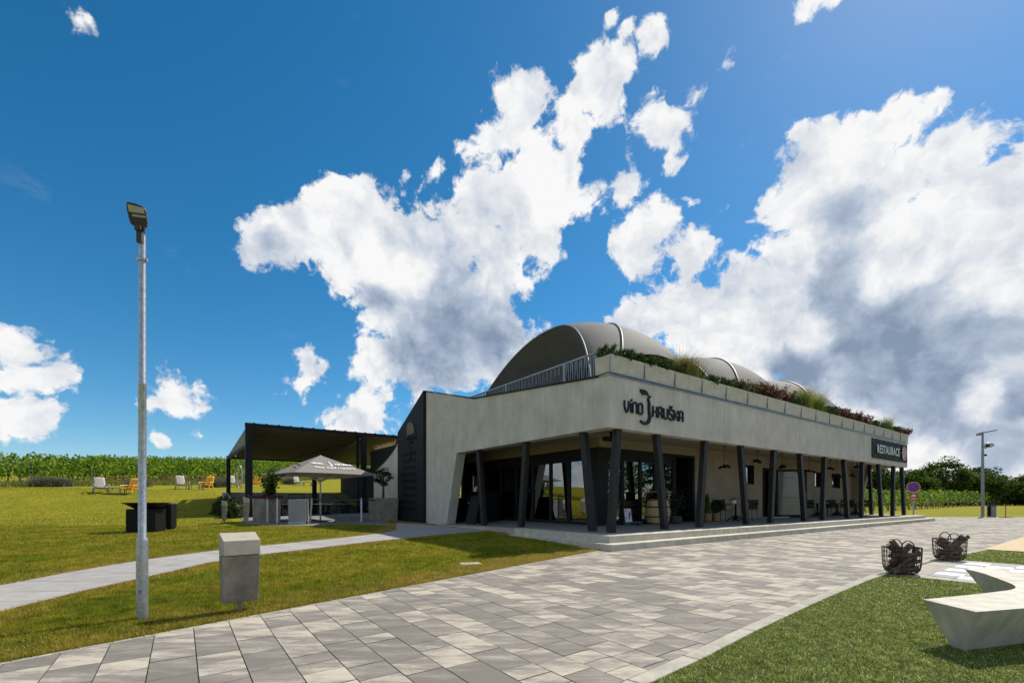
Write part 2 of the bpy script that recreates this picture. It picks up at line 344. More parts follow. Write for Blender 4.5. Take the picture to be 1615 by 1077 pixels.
M['wood_top'] = mat('wood_top', (0.28,0.13,0.05), 0.5, col2=(0.36,0.18,0.08), nscale=5)
M['hoop'] = mat('barrel_hoop', (0.02,0.02,0.022), 0.45, 0.6)
M['wicker'] = mat('wicker', (0.22,0.13,0.06), 0.8, col2=(0.36,0.23,0.11), nscale=40, bump=0.6, bscale=60)
M['yellow'] = mat('yellow_plastic', (0.75,0.36,0.015), 0.45)
M['greychair'] = mat('taupe_plastic', (0.33,0.295,0.255), 0.5)
M['log'] = mat('log_bark', (0.06,0.036,0.026), 0.95, col2=(0.20,0.13,0.09), nscale=16, bump=0.8, bscale=28)
M['logend'] = mat('split_wood', (0.30,0.17,0.09), 0.85, col2=(0.45,0.28,0.15), nscale=12, stretch=(1,1,0.3), bump=0.3)
M['wire'] = mat('black_wire', (0.015,0.014,0.015), 0.5, 0.3)
M['sand'] = mat('sand', (0.50,0.38,0.22), 1.0, col2=(0.62,0.49,0.31), nscale=8, ndet=10, bump=0.8, bscale=14)
M['tile_white'] = mat('white_tile', (0.72,0.72,0.72), 0.6, col2=(0.8,0.8,0.8), nscale=6, island=0.04)
M['tile_dark'] = mat('dark_tile', (0.13,0.14,0.155), 0.6, col2=(0.18,0.19,0.20), nscale=6, island=0.08)
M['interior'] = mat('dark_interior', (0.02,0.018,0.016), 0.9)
M['belt'] = mat('belt', (0.03,0.035,0.06), 0.7)
M['chrome'] = mat('chrome', (0.6,0.6,0.6), 0.2, 1.0)
M['red'] = mat('sign_red', (0.42,0.012,0.018), 0.5); M['blue'] = mat('sign_blue', (0.012,0.06,0.42), 0.5)
M['teal'] = mat('teal_paint', (0.03,0.12,0.13), 0.6)
M['bronze'] = mat('bronze_relief', (0.10,0.07,0.035), 0.5, 0.3, col2=(0.17,0.125,0.07), nscale=22, bump=1.0, bscale=18)
M['led'] = mat('lamp_glass', (0.33,0.31,0.24), 0.3, col2=(0.40,0.37,0.29), nscale=30)
M['lamp_body'] = mat('lamp_body', (0.028,0.022,0.016), 0.6)
M['glass'] = glassmat('window_glass', (0.55,0.58,0.58), 1.5, 0.10)
M['glass_refl'] = glassmat('reflective_glass', (0.35,0.37,0.37), 1.6, 0.20)
M['frosted'] = mat('frosted_glass', (0.15,0.165,0.155), 0.12, spec=0.8)
M['banner'] = mat('banner_vinyl', (0.008,0.008,0.008), 0.6, spec=0.15)
M['pic'] = mat('banner_picture', (0.32,0.08,0.05), 0.5, col2=(0.6,0.42,0.34), nscale=5, ndet=4)
M['poster'] = mat('poster', (0.66,0.64,0.68), 0.6)
M['purple'] = mat('purple_print', (0.16,0.05,0.22), 0.6)
M['pot'] = mat('dark_pot', (0.05,0.05,0.052), 0.8)
M['fabric_grey'] = mat('host_stand_grey', (0.24,0.235,0.23), 0.7, col2=(0.28,0.275,0.27), nscale=3)
M['soil'] = mat('soil', (0.05,0.037,0.025), 1.0)
# foliage and thin cloth
M['vine'] = leafmat('vine_leaf', [(0.04,0.10,0.008),(0.11,0.21,0.012),(0.26,0.37,0.025)], 0.42, patch=[(0.06,0.13,0.008),(0.19,0.29,0.018),(0.38,0.46,0.04)], pscale=0.9, vary=0.4, vscale=1.6)
M['tree'] = leafmat('tree_leaf', [(0.022,0.05,0.008),(0.055,0.10,0.014),(0.14,0.18,0.025)], 0.4, 0.85, vary=0.3, vscale=0.6)
M['pine'] = leafmat('pine_needle', [(0.015,0.045,0.012),(0.04,0.085,0.02),(0.07,0.12,0.03)], 0.2)
M['conifer'] = leafmat('conifer_needle', [(0.008,0.02,0.008),(0.02,0.045,0.015),(0.03,0.06,0.02)], 0.15)
M['barberry'] = leafmat('barberry_leaf', [(0.06,0.022,0.018),(0.13,0.05,0.03),(0.20,0.10,0.05),(0.09,0.08,0.03)], 0.3)
M['rgrass'] = leafmat('ornamental_grass', [(0.07,0.11,0.02),(0.19,0.19,0.045),(0.34,0.26,0.09)], 0.35)
M['ggrass'] = leafmat('green_clump', [(0.08,0.14,0.02),(0.18,0.23,0.03),(0.30,0.27,0.07)], 0.35)
M['drygrass'] = leafmat('dry_grass', [(0.25,0.14,0.07),(0.38,0.25,0.13),(0.45,0.33,0.2)], 0.35)
M['olive'] = leafmat('olive_leaf', [(0.02,0.032,0.015),(0.045,0.06,0.03),(0.08,0.095,0.05)], 0.2)
M['hedge'] = leafmat('hedge_leaf', [(0.02,0.045,0.010),(0.05,0.085,0.018),(0.08,0.12,0.025)], 0.25)
M['lavender'] = leafmat('lavender', [(0.08,0.11,0.05),(0.14,0.16,0.07),(0.17,0.12,0.22)], 0.3)
M['petal'] = leafmat('petal', [(0.25,0.015,0.12),(0.4,0.04,0.22)], 0.3)
M['blade'] = leafmat('grass_blade', [(0.085,0.14,0.004),(0.17,0.21,0.008),(0.32,0.29,0.025)], 0.4, patch=[(0.16,0.18,0.007),(0.31,0.265,0.018),(0.50,0.38,0.06)], pscale=0.8, vary=0.55, vscale=5.0)
M['dryblade'] = leafmat('dry_blade', [(0.28,0.18,0.025),(0.50,0.32,0.07),(0.66,0.46,0.17)], 0.35, vary=0.35, vscale=6.0)
M['parasol'] = leafmat('parasol_fabric', [(0.33,0.30,0.275),(0.33,0.30,0.275)], 0.32, 0.8)
M['turf'] = leafmat('turf_blade', [(0.06,0.105,0.007),(0.13,0.185,0.015),(0.17,0.225,0.02),(0.30,0.33,0.07),(0.90,0.86,0.48)], 0.35, vary=0.4, vscale=7.0)  # palest stop paints sun glints onto random blades
def groundmat(name, c1, c2, c3, pscale, fscale):
    m = bpy.data.materials.new(name); m.use_nodes = True; t = m.node_tree; p = t.nodes['Principled BSDF']; p.inputs['Roughness'].default_value = 1.0; p.inputs['Specular IOR Level'].default_value = 0.1
    tcn = t.nodes.new('ShaderNodeTexCoord')
    def no(s, d):
        n = t.nodes.new('ShaderNodeTexNoise'); n.inputs['Scale'].default_value = s; n.inputs['Detail'].default_value = d; n.inputs['Roughness'].default_value = 0.65; t.links.new(tcn.outputs['Object'], n.inputs['Vector']); return n.outputs[0]
    a = no(pscale, 8); b = no(fscale, 8)
    r = t.nodes.new('ShaderNodeValToRGB'); r.color_ramp.elements[0].position = 0.36; r.color_ramp.elements[1].position = 0.64; r.color_ramp.elements[0].color = (*c1,1); r.color_ramp.elements[1].color = (*c2,1); t.links.new(a, r.inputs[0])
    mr = t.nodes.new('ShaderNodeMapRange'); mr.inputs[1].default_value = 0.35; mr.inputs[2].default_value = 0.75; t.links.new(b, mr.inputs[0])
    mx = t.nodes.new('ShaderNodeMix'); mx.data_type = 'RGBA'; t.links.new(mr.outputs[0], mx.inputs[0]); t.links.new(r.outputs[0], mx.inputs[6]); mx.inputs[7].default_value = (*c3,1)
    t.links.new(mx.outputs[2], p.inputs['Base Color'])
    bp = t.nodes.new('ShaderNodeBump'); bp.inputs['Strength'].default_value = 0.9; bp.inputs['Distance'].default_value = 0.05; t.links.new(b, bp.inputs['Height']); t.links.new(bp.outputs[0], p.inputs['Normal'])
    return m
M['lawn'] = groundmat('lawn', (0.10,0.135,0.004), (0.20,0.19,0.009), (0.32,0.265,0.025), 0.35, 16.0)
M['turfbase'] = groundmat('turf_base', (0.08,0.12,0.012), (0.12,0.16,0.02), (0.26,0.27,0.08), 1.2, 60.0)
def slabmat():
    m = bpy.data.materials.new('slab'); m.use_nodes = True; t = m.node_tree; p = t.nodes['Principled BSDF']; p.inputs['Roughness'].default_value = 0.8; p.inputs['Specular IOR Level'].default_value = 0.35
    tcn = t.nodes.new('ShaderNodeTexCoord'); g = t.nodes.new('ShaderNodeNewGeometry')
    def no(s, d, sc, ro=0.6):
        mp = t.nodes.new('ShaderNodeMapping'); mp.inputs['Scale'].default_value = sc; t.links.new(tcn.outputs['Object'], mp.inputs[0])
        ad = t.nodes.new('ShaderNodeVectorMath'); ad.operation = 'MULTIPLY_ADD'; t.links.new(g.outputs['Random Per Island'], ad.inputs[0]); ad.inputs[1].default_value = (37,19,0); t.links.new(mp.outputs[0], ad.inputs[2])
        n = t.nodes.new('ShaderNodeTexNoise'); n.inputs['Scale'].default_value = s; n.inputs['Detail'].default_value = d; n.inputs['Roughness'].default_value = ro; t.links.new(ad.outputs[0], n.inputs['Vector']); return n.outputs[0]
    a = no(1.5, 8, (0.7, 3.0, 1), 0.7); f = no(24, 6, (1, 3, 1), 0.75)
    def mm(op, x, y, cl=False):
        n = t.nodes.new('ShaderNodeMath'); n.operation = op; n.use_clamp = cl
        for i, v in enumerate((x, y)):
            if isinstance(v, (int, float)): n.inputs[i].default_value = v
            else: t.links.new(v, n.inputs[i])
        return n.outputs[0]
    rnd = g.outputs['Random Per Island']
    v = mm('ADD', mm('MULTIPLY', mm('SUBTRACT', a, 0.5), 2.9), mm('ADD', mm('MULTIPLY', rnd, 0.68), 0.15))
    v = mm('ADD', v, mm('MULTIPLY', mm('SUBTRACT', f, 0.5), 0.75), True)
    nb = t.nodes.new('ShaderNodeTexNoise'); nb.inputs['Scale'].default_value = 0.45; nb.inputs['Detail'].default_value = 8; nb.inputs['Roughness'].default_value = 0.7; t.links.new(tcn.outputs['Object'], nb.inputs['Vector'])
    v = mm('ADD', v, mm('MULTIPLY', mm('SUBTRACT', nb.outputs[0], 0.5), 0.8), True)
    r = t.nodes.new('ShaderNodeValToRGB'); t.links.new(v, r.inputs[0]); e = r.color_ramp.elements
    e[0].position = 0.1; e[0].color = (0.165,0.148,0.126,1); e[1].position = 0.95; e[1].color = (0.45,0.395,0.315,1)
    k = e.new(0.5); k.color = (0.235,0.21,0.178,1); k = e.new(0.7); k.color = (0.35,0.308,0.25,1)
    t.links.new(r.outputs[0], p.inputs['Base Color'])
    bp = t.nodes.new('ShaderNodeBump'); bp.inputs['Strength'].default_value = 0.25; bp.inputs['Distance'].default_value = 0.01; t.links.new(f, bp.inputs['Height']); t.links.new(bp.outputs[0], p.inputs['Normal'])
    return m
M['slab'] = slabmat()
# ------------------------------------------------------------------ building frame: a along the front facade, b into the building
KX, KY = 2.577, 12.25
UX, UY = 0.8113, 0.5847
RZ = math.atan2(UY, UX)
def W(a, b, z=0.0): return Vector((KX + UX*a - UY*b, KY + UY*a + UX*b, z))
def loc(X, Y): return ((X-KX)*UX + (Y-KY)*UY, -(X-KX)*UY + (Y-KY)*UX)
def a_at(px, b):
    r = (px-CX)/F; X0 = KX-UY*b; Y0 = KY+UX*b; return (Y0*r-X0)/(UX-UY*r)
def b_at(px, a):
    r = (px-CX)/F; X0 = KX+UX*a; Y0 = KY+UY*a; return (X0-Y0*r)/(UY+UX*r)
def z_at(py, a, b): return EYE + (HZ-py)/F * W(a, b).y
def gp(px, py, z=0.0):
    Y = F*(EYE-z)/(py-HZ); return Vector(((px-CX)/F*Y, Y, z))
def atY(px, Y, z=0.0): return Vector(((px-CX)/F*Y, Y, z))
# ------------------------------------------------------------------ terrain
HK = [(-300,0),(9.5,0),(13.4,.10),(19,.14),(25,.15),(29.4,.3),(34,.7),(38.3,1.25),(41,1.8),(44.6,2.1),(50,2.4),(58,2.8),(70,3.95),(84,5.1),(110,6.8),(200,9.5),(700,12)]
_hx = np.linspace(0, 320, 1600); _hy = np.interp(_hx, [k[0] for k in HK], [k[1] for k in HK])
_hy = np.convolve(np.pad(_hy, 5, mode='edge'), np.ones(11)/11, mode='valid')
def hterr(X, Y):
    X = np.asarray(X, float); Y = np.asarray(Y, float)
    d = Y - 0.35*np.minimum(X, 2); z = np.interp(d, _hx, _hy)
    s = np.clip((X+1)/11, 0, 1); s = s*s*(3-2*s); z = z*(1-s)
    t = np.clip((Y-34)/30, 0, 1) * np.clip((X-12)/12, 0, 1); return z + 0.35*t
def hz(X, Y): return float(hterr(X, Y))
P1 = np.array([-3.71, 3.33]); D1 = np.array([0.608, 0.794]); N1 = np.array([-0.794, 0.608])   # left edge of the plaza
_h0 = hterr
def hterr(X, Y):
    X = np.asarray(X, float); Y = np.asarray(Y, float)
    dl = (X-P1[0])*N1[0] + (Y-P1[1])*N1[1]; t = np.clip(dl/2.0, 0, 1); far = 0.35*np.clip((Y-34)/30, 0, 1)*np.clip((X-12)/12, 0, 1)
    return (_h0(X, Y)-far)*t*t*(3-2*t) + far
def gph(px, py):
    z = 0.0
    for _ in range(12): p = gp(px, py, z); z = 0.5*z + 0.5*hz(p.x, p.y)
    p = gp(px, py, z); p.z = z; return p
# ------------------------------------------------------------------ setting: ground sheets
def axis(lo, hi, step, out):
    g = [out*1.35**i for i in range(40)]; xs = list(np.arange(lo, hi+1e-6, step)); s = step; x = lo
    while x > -700: s *= 1.25; x -= s; xs.insert(0, x)
    s = step; x = hi
    while x < 900: s *= 1.25; x += s; xs.append(x)
    return np.array(xs)
aa = axis(-30, 30, 0.4, 1); bb = axis(-16, 44, 0.4, 1)
TA0, TA1, TB0, TB1 = aa[np.argmin(abs(aa+6.6))], aa[np.argmin(abs(aa-0.4))], bb[np.argmin(abs(bb-19.2))], bb[np.argmin(abs(bb-29.6))]
A_, B_ = np.meshgrid(aa, bb, indexing='ij'); X_ = KX+UX*A_-UY*B_; Y_ = KY+UY*A_+UX*B_; Z_ = hterr(X_, Y_)
dl = (X_-P1[0])*N1[0]+(Y_-P1[1])*N1[1]; Z_ = Z_ - 0.03*(dl < -0.35)
mb = MB(); mb.v = list(zip(X_.ravel().tolist(), Y_.ravel().tolist(), Z_.ravel().tolist())); nb = len(bb)
for i in range(len(aa)-1):
    for j in range(nb-1):
        ca = (aa[i]+aa[i+1])/2; cb = (bb[j]+bb[j+1])/2
        if TA0 < ca < TA1 and TB0 < cb < TB1: continue
        mb.f.append((i*nb+j, (i+1)*nb+j, (i+1)*nb+j+1, i*nb+j+1))
tag(mb.build('lawn', M['lawn'], smooth=True), kind='structure')
# kerb line on the right of the plaza
KERB = [gp(x, y) for x, y in ((830,1160),(988.9,1075.5),(1077,1036.8),(1166.9,993.5),(1258,953),(1300,935.6),(1355,914),(1399,900),(1465,882),(1556,865.5),(1615,845))]
KERB += [Vector((25,20.9,0)), Vector((36,28.2,0)), Vector((46,33.4,0))]
KW = 0.13
def offs(pl, w):
    out = []
    for i, p in enumerate(pl):
        t = (pl[min(i+1, len(pl)-1)]-pl[max(i-1, 0)]).normalized(); out.append(p + Vector((t.y, -t.x, 0))*w)
    return out
KO = offs(KERB, KW)
mb = MB()
for i in range(len(KERB)-1):
    ln = (KERB[i+1]-KERB[i]).length; n = max(1, round(ln/0.9))
    for k in range(n):
        g = 0.004/ln; t0 = k/n+g; t1 = (k+1)/n-g; q = []
        for z in (-0.08, 0.022): q += [KERB[i].lerp(KERB[i+1], t0)+Vector((0,0,z)), KO[i].lerp(KO[i+1], t0)+Vector((0,0,z)), KO[i].lerp(KO[i+1], t1)+Vector((0,0,z)), KERB[i].lerp(KERB[i+1], t1)+Vector((0,0,z))]
        mb.hexa(q)
tag(mb.build('kerb', M['kerb'], bevel=0.008), kind='structure')
# plaza: base sheet plus real slabs
left_pts = [Vector((P1[0]+D1[0]*s, P1[1]+D1[1]*s, 0)) for s in (-4, 10.2)]
far = [Vector((46,33.5,0)), Vector((45,33.6,0)), Vector((22.2,33.0,0)), W(26.3,6), W(26.2,-0.5), W(-0.9,-0.5)]
poly = [left_pts[0]] + KERB[:-1] + far + [left_pts[1]]
tag(MB().extr([(p.x,p.y,0.004) for p in poly], (0,0,-0.06)).build('paving_base', M['joint']), kind='structure')
def clip(poly, p, n):   # keep (q-p).n <= 0
    out = []
    for i in range(len(poly)):
        a = poly[i]; b = poly[(i+1) % len(poly)]; da = (a[0]-p[0])*n[0]+(a[1]-p[1])*n[1]; db = (b[0]-p[0])*n[0]+(b[1]-p[1])*n[1]
        if da <= 0: out.append(a)
        if da*db < 0: t = da/(da-db); out.append((a[0]+(b[0]-a[0])*t, a[1]+(b[1]-a[1])*t))
    return out
mb = MB(); rr = random.Random(3); a = -14.0; wrow = 0.285
while a < 46:
    b = -26 + rr.random()*0.4
    while b < 22:
        ln = rr.choice((0.21, 0.285, 0.285, 0.43, 0.43, 0.57)); g = 0.0035
        q = [(a+g, b+g), (a+wrow-g, b+g), (a+wrow-g, b+ln-g), (a+g, b+ln-g)]; c = W(a+wrow/2, b+ln/2); bmid = b+ln/2; b += ln
        if c.y < 1.6 or c.y > 33.4 or c.x > 43: continue
        if -0.6 < a < 26 and bmid > -0.6: continue
        if bmid > 6: continue
        if a < 24 and bmid > 0.2 and a > -0.6: continue
        ws = [W(x, y) for x, y in q]; pl = [(w.x, w.y) for w in ws]
        pl = clip(pl, P1, N1)
        if c.y < 33.5: pl = clip(pl, (0, 33.2), (0, 1)) if len(pl) > 2 else pl
        if len(pl) < 3: continue
        bi = min(range(len(KERB)-1), key=lambda i: ((KERB[i]+KERB[i+1])/2-c).length - (KERB[i+1]-KERB[i]).length*0.5)
        for i in (bi-1, bi, bi+1):
            if 0 <= i < len(KERB)-1 and ((i == bi) or abs(i-bi) == 1):
                t = KERB[i+1]-KERB[i]; nrm = Vector((t.y, -t.x)).normalized(); sgap = 0.012
                pr = (c-KERB[i]).dot(t)/t.length_squared
                if i == bi or -0.1 < pr < 1.1: pl = clip(pl, (KERB[i].x-nrm.x*sgap, KERB[i].y-nrm.y*sgap), nrm) if len(pl) > 2 else []
        if len(pl) < 3: continue
        zz = 0.012 + rr.uniform(-0.0012, 0.0012)
        mb.add([(p[0], p[1], zz) for p in pl], [tuple(range(len(pl)))])
    a += wrow
tag(mb.build('paving', M['slab'], xf=None), kind='structure')
# edging strip on the lawn side of the plaza
mb = MB()
for k in range(16):
    s0 = -3.4+k*0.85; s1 = s0+0.842; q = []
    for z in (-0.08, 0.014):
        for s, o in ((s0,0.0),(s1,0.0),(s1,0.055),(s0,0.055)): q.append((P1[0]+D1[0]*s+N1[0]*o, P1[1]+D1[1]*s+N1[1]*o, z))
    mb.hexa(q)
tag(mb.build('edging', M['kerb']), kind='structure')
# path across the lawn
lp = [gph(x, y) for x, y in ((-900,1090),(-260,962),(-80,940),(0,926),(100,906),(215,886),(350,868),(470,856.5),(560,847),(625,838))] + [W(-0.12,14.6), W(-0.12,12.0), W(-0.12,9.4), W(-0.12,8.2), W(-0.5,5.4), W(-0.5,3.2)]
rp_ = [gph(x, y) for x, y in ((-260,1050),(-80,996),(0,968),(130,935),(240,910),(330,889),(400,877.5),(500,866),(590,855),(640,850),(690,844.5),(730,841),(770,838),(790,836.5))] + [W(-0.95,3.25)]
def resample(pl, n):
    d = [0]
    for i in range(1, len(pl)): d.append(d[-1]+(pl[i]-pl[i-1]).length)
    out = []; j = 0
    for k in range(n):
        s = d[-1]*k/(n-1)
        while j < len(d)-2 and d[j+1] < s: j += 1
        out.append(pl[j].lerp(pl[j+1], min(1, (s-d[j])/max(1e-6, d[j+1]-d[j]))))
    return out
NP = 44; LA = resample(lp, NP); RD = resample(rp_, 600); RA = []; kk = 0
for p in LA:
    best = min(range(kk, 600), key=lambda i: (RD[i]-p).length); kk = max(kk, best); RA.append(RD[kk])
RA[-1] = RD[-1]; LA = [q for i, q in enumerate(LA) if i == 0 or (RA[i]-RA[i-1]).length > 0.02]; RA = [q for i, q in enumerate(RA) if i == 0 or (RA[i]-RA[i-1]).length > 0.02]; NP = len(LA); mb = MB()
def zp(p, e): return Vector((p.x, p.y, hz(p.x, p.y)+e))
for i in range(NP-1):
    for j in range(1):
        g = 0.006
        for k in range(4):
            f = lambda s, t: zp(LA[i].lerp(LA[i+1], s).lerp(RA[i].lerp(RA[i+1], s), t), 0.028)
            s0 = k/4+(g*1.4 if k == 0 else 0); s1 = (k+1)/4-(g*1.4 if k == 3 else 0)
            t0, t1 = 0.0, 1.0
            for m_ in range(4): mb.add([f(s0,m_/4), f(s0,(m_+1)/4), f(s1,(m_+1)/4), f(s1,m_/4)], [(0,1,2,3)])
# weld sub-quads of one slab so that each slab is one island
o = mb.build('path', M['path']); import bmesh
bmm = bmesh.new(); bmm.from_mesh(o.data); bmesh.ops.remove_doubles(bmm, verts=bmm.verts, dist=0.0006); bmm.to_mesh(o.data); bmm.free()
tag(o, kind='structure')
mb = MB(); J = 120; LJ = resample(lp, J); RJ = resample(rp_, J)
mb.grid(lambda s, t: zp(LJ[min(J-1, round(s*(J-1)))].lerp(RJ[min(J-1, round(s*(J-1)))], -0.02+1.04*t), 0.018), J-1, 6)
tag(mb.build('path_base', M['joint']), kind='structure')
# artificial turf, sand, chess board
far_t = [Vector((48,33.0,0)), Vector((60,20,0)), Vector((60,-6,0)), Vector((0.6,-6,0))]
tp = [KO[0]] + KO[1:-1] + far_t
tag(MB().extr([(p.x,p.y,0.006) for p in tp], (0,0,-0.05)).build('turf', M['turfbase']), kind='structure')
KB = lambda a: -5.98
q = [W(6.45,-6.02),W(16.5,-6.3),W(16.5,-13),W(6.6,-13)]
mb = MB(); mb.grid(lambda s, t: W(6.45+9.5*s, -6.08-6.9*t, 0.030+0.016*math.sin(9*s+3*t)*math.sin(11*t+5*s)*(0 if s in (0,1) or t in (0,1) else 1)), 40, 30)
tag(mb.build('sand', M['sand'], smooth=True), kind='structure')
mb = MB()
for i in range(8):
    mb.box(-0.02+i*0.42+0.003, -0.02+(i+1)*0.42-0.003, -6.375, -5.98, 0.0, 0.016)
    mb.box(-0.02+i*0.42+0.003, -0.02+(i+1)*0.42-0.003, -9.42, -9.05, 0.0, 0.016)
    mb.box(-0.02, 0.297, -6.38-(i+1)*0.333+0.003, -6.38-i*0.333-0.003, 0.0, 0.016); mb.box(2.97, 3.34, -6.38-(i+1)*0.333+0.003, -6.38-i*0.333-0.003, 0.0, 0.016)
XFB = Matrix.Translation((KX, KY, 0)) @ Matrix.Rotation(RZ, 4, 'Z')
tag(mb.build('board_edging', M['kerb'], xf=XFB), kind='structure')
board = thing('chessboard', 'giant black and white chessboard paving beside the log baskets', 'chessboard', (KX, KY, 0), RZ)
for wh in (1, 0):
    mb = MB()
    for i in range(8):
        for j in range(8):
            if (i+j) % 2 == wh: mb.box(0.305+i*0.3325, 0.305+(i+1)*0.3325-0.006, -6.385-(j+1)*0.3325+0.006, -6.385-j*0.3325, 0.0, 0.02)
    mb.build('white_tiles' if wh else 'dark_tiles', M['tile_white'] if wh else M['tile_dark'], board)
# stone cover slab in the lawn
p = gph(742, 890.5)
sl = MB().box(-0.19,0.19,-0.14,0.14,-0.05,0.02).build('cover_slab', M['kerb'], bevel=0.01); sl.location = (p.x, p.y, p.z+0.012); sl.rotation_euler = (0,0,R(20))
tag(sl, 'small pale stone cover slab set flush in the lawn', 'cover slab')
# ------------------------------------------------------------------ steps and deck
def blocks(mb, a0, a1, b0, b1, z0, z1, ln=1.25, along='a'):
    lo, hi = (a0, a1) if along == 'a' else (b0, b1); n = max(1, round((hi-lo)/ln)); g = 0.007
    for k in range(n):
        s0 = lo+(hi-lo)*k/n+(g if k else 0); s1 = lo+(hi-lo)*(k+1)/n-(g if k < n-1 else 0)
        if along == 'a': mb.box(s0, s1, b0, b1, z0, z1)
        else: mb.box(a0, a1, s0, s1, z0, z1)
stp = thing('terrace_steps', 'long pale concrete steps running along the front of the building', 'steps', (KX, KY, 0), RZ)
mb = MB(); blocks(mb, -1.12, 26.4, -1.12, -0.72, -0.05, 0.17); blocks(mb, -1.12, -0.75, -0.716, -0.02, -0.05, 0.168, 0.8, 'b'); blocks(mb, -0.98, -0.72, -0.012, 3.2, -0.05, 0.155, 1.1, 'b'); blocks(mb, 26.0, 26.4, -0.716, 3, -0.05, 0.168, 1.2, 'b')
mb.build('lower_step', M['step'], stp, bevel=0.012)
mb = MB(); blocks(mb, -0.84, 26.0, -0.80, -0.40, 0.0, 0.34); blocks(mb, -0.84, -0.46, -0.396, 3.1, 0.0, 0.335, 1.15, 'b'); blocks(mb, 25.6, 26.0, -0.396, 3, 0.0, 0.338, 1.2, 'b')
mb.build('upper_step', M['step'], stp, bevel=0.012)
def zdeck(a, b):
    t = max(0, min(1, (2.4-a)/2.0)); return 0.33 - 0.021*max(0, b-2.5)*t
mb = MB(); mb.grid(lambda s, t: (-0.455+0.26*s*0+2.9*s, -0.39+9.9*t, zdeck(-0.455+2.9*s, -0.39+9.9*t)), 6, 30)
mb.grid(lambda s, t: (2.445+23.1*s, -0.39+3.1*t, 0.33), 30, 3)
tag(mb.build('deck', M['deck'], xf=XFB), kind='structure')
mb = MB()
for k in range(6):
    b0 = 3.13+k*1.02; b1 = b0+1.01; mb.hexa([(-0.56,b0,-0.05),(-0.46,b0,-0.05),(-0.46,b1,-0.05),(-0.56,b1,-0.05),(-0.56,b0,zdeck(-0.46,b0)+.004),(-0.46,b0,zdeck(-0.46,b0)+.004),(-0.46,b1,zdeck(-0.46,b1)+.004),(-0.56,b1,zdeck(-0.46,b1)+.004)])
tag(mb.build('deck_edging', M['kerb'], xf=XFB), kind='structure')
# ------------------------------------------------------------------ building
bld = thing('winery_building', 'pale plastered winery building with deep porch, slanted dark columns and flat roof', 'building', (KX, KY, 0), RZ)
SOF, CEIL = 3.16, 3.38
# left facade: sloping parapet, slanted jamb
mb = MB(); mb.extr([(0,b,z) for b, z in ((0,SOF),(8.32,SOF),(9.29,-0.1),(11.23,-0.1),(11.23,6.24),(6.93,5.14),(0,4.545))], (0.42,0,0)); mb.build('side_facade', M['plaster'], bld)
mb = MB(); mb.box(0.42, 25.8, 0, 0.32, SOF, 4.545); mb.box(25.45, 25.8, 0.32, 12.9, SOF, 4.545); mb.box(0.42, 25.45, 12.6, 12.9, SOF, 4.545); mb.build('fascia', M['plaster'], bld)
# curved end wall beyond the pylon
cw = [(14.36,-0.1),(14.36,4.52),(14.75,4.22),(15.1,3.97),(15.55,3.76),(16.03,3.57),(16.6,3.36),(17.26,3.17),(17.85,2.98),(18.43,2.79),(18.43,-0.1)]
MB().extr([(0.02,b,z) for b, z in cw], (0.4,0,0)).build('end_wall', M['plaster'], bld)
mb = MB()
for i in range(1, 9):
    p, q = cw[i], cw[i+1]; mb.bar((0.2,p[0],p[1]+0.03),(0.2,q[0],q[1]+0.03),0.5,0.05)
mb.build('coping', M['dark'], bld); mb = MB()
for p, q in (((0,0.33,4.56),(0,6.93,5.155)),((0,6.93,5.155),(0,11.2,6.255))): mb.bar((0.2,p[1],p[2]+0.012),(0.2,q[1],q[2]+0.012),0.48,0.05)
mb.build('coping', M['dark'], bld)
MB().box(-0.03, 25.83, -0.03, 0.33, 4.548, 4.585).build('flashing', M['railing'], bld)
for a in (2.85,5.7,8.6,11.45,14.3,17.2,20.0,22.9): MB().box(a-0.004,a+0.004,-0.0015,0.01,SOF+0.002,4.546).build('panel_joint', M['concrete_dark'], bld)
for b in (2.6,5.3,9.6): MB().box(-0.0015,0.01,b-0.004,b+0.004,SOF+0.002 if b < 8 else 0.2,4.5).build('panel_joint', M['concrete_dark'], bld)
mb = MB(); mb.box(-0.045, 25.84, -0.06, -0.036, 4.60, 4.625); mb.build('gutter_rail', M['railing'], bld)
# ceiling, roof, hidden body
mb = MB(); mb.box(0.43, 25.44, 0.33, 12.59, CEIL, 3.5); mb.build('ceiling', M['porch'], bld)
mb = MB(); mb.box(0.43, 25.44, 0.33, 12.59, 3.51, 4.42); mb.build('roof', M['deck'], bld)
def wallop(mb, a0, a1, z0, z1, ops, b0, b1):
    xs = sorted({a0, a1, *[o[0] for o in ops], *[o[1] for o in ops]})
    for i in range(len(xs)-1):
        m_ = (xs[i]+xs[i+1])/2; o = [o for o in ops if o[0] < m_ < o[1]]
        if not o: mb.box(xs[i], xs[i+1], b0, b1, z0, z1)
        else:
            if o[0][2] > z0+0.01: mb.box(xs[i], xs[i+1], b0, b1, z0, o[0][2])
            if o[0][3] < z1-0.01: mb.box(xs[i], xs[i+1], b0, b1, o[0][3], z1)
OPS = [(12.0,13.1,1.97,2.89),(14.0,15.3,0.34,2.78),(19.95,20.95,1.96,2.83),(22.4,23.6,1.95,2.84)]
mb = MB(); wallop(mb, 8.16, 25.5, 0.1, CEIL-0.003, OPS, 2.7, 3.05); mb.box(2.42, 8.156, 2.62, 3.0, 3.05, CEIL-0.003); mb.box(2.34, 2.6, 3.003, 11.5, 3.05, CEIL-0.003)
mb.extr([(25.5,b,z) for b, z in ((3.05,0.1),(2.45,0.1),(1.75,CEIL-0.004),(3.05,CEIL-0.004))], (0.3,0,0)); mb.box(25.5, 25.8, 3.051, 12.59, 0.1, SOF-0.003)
mb.build('porch_wall', M['porch'], bld)
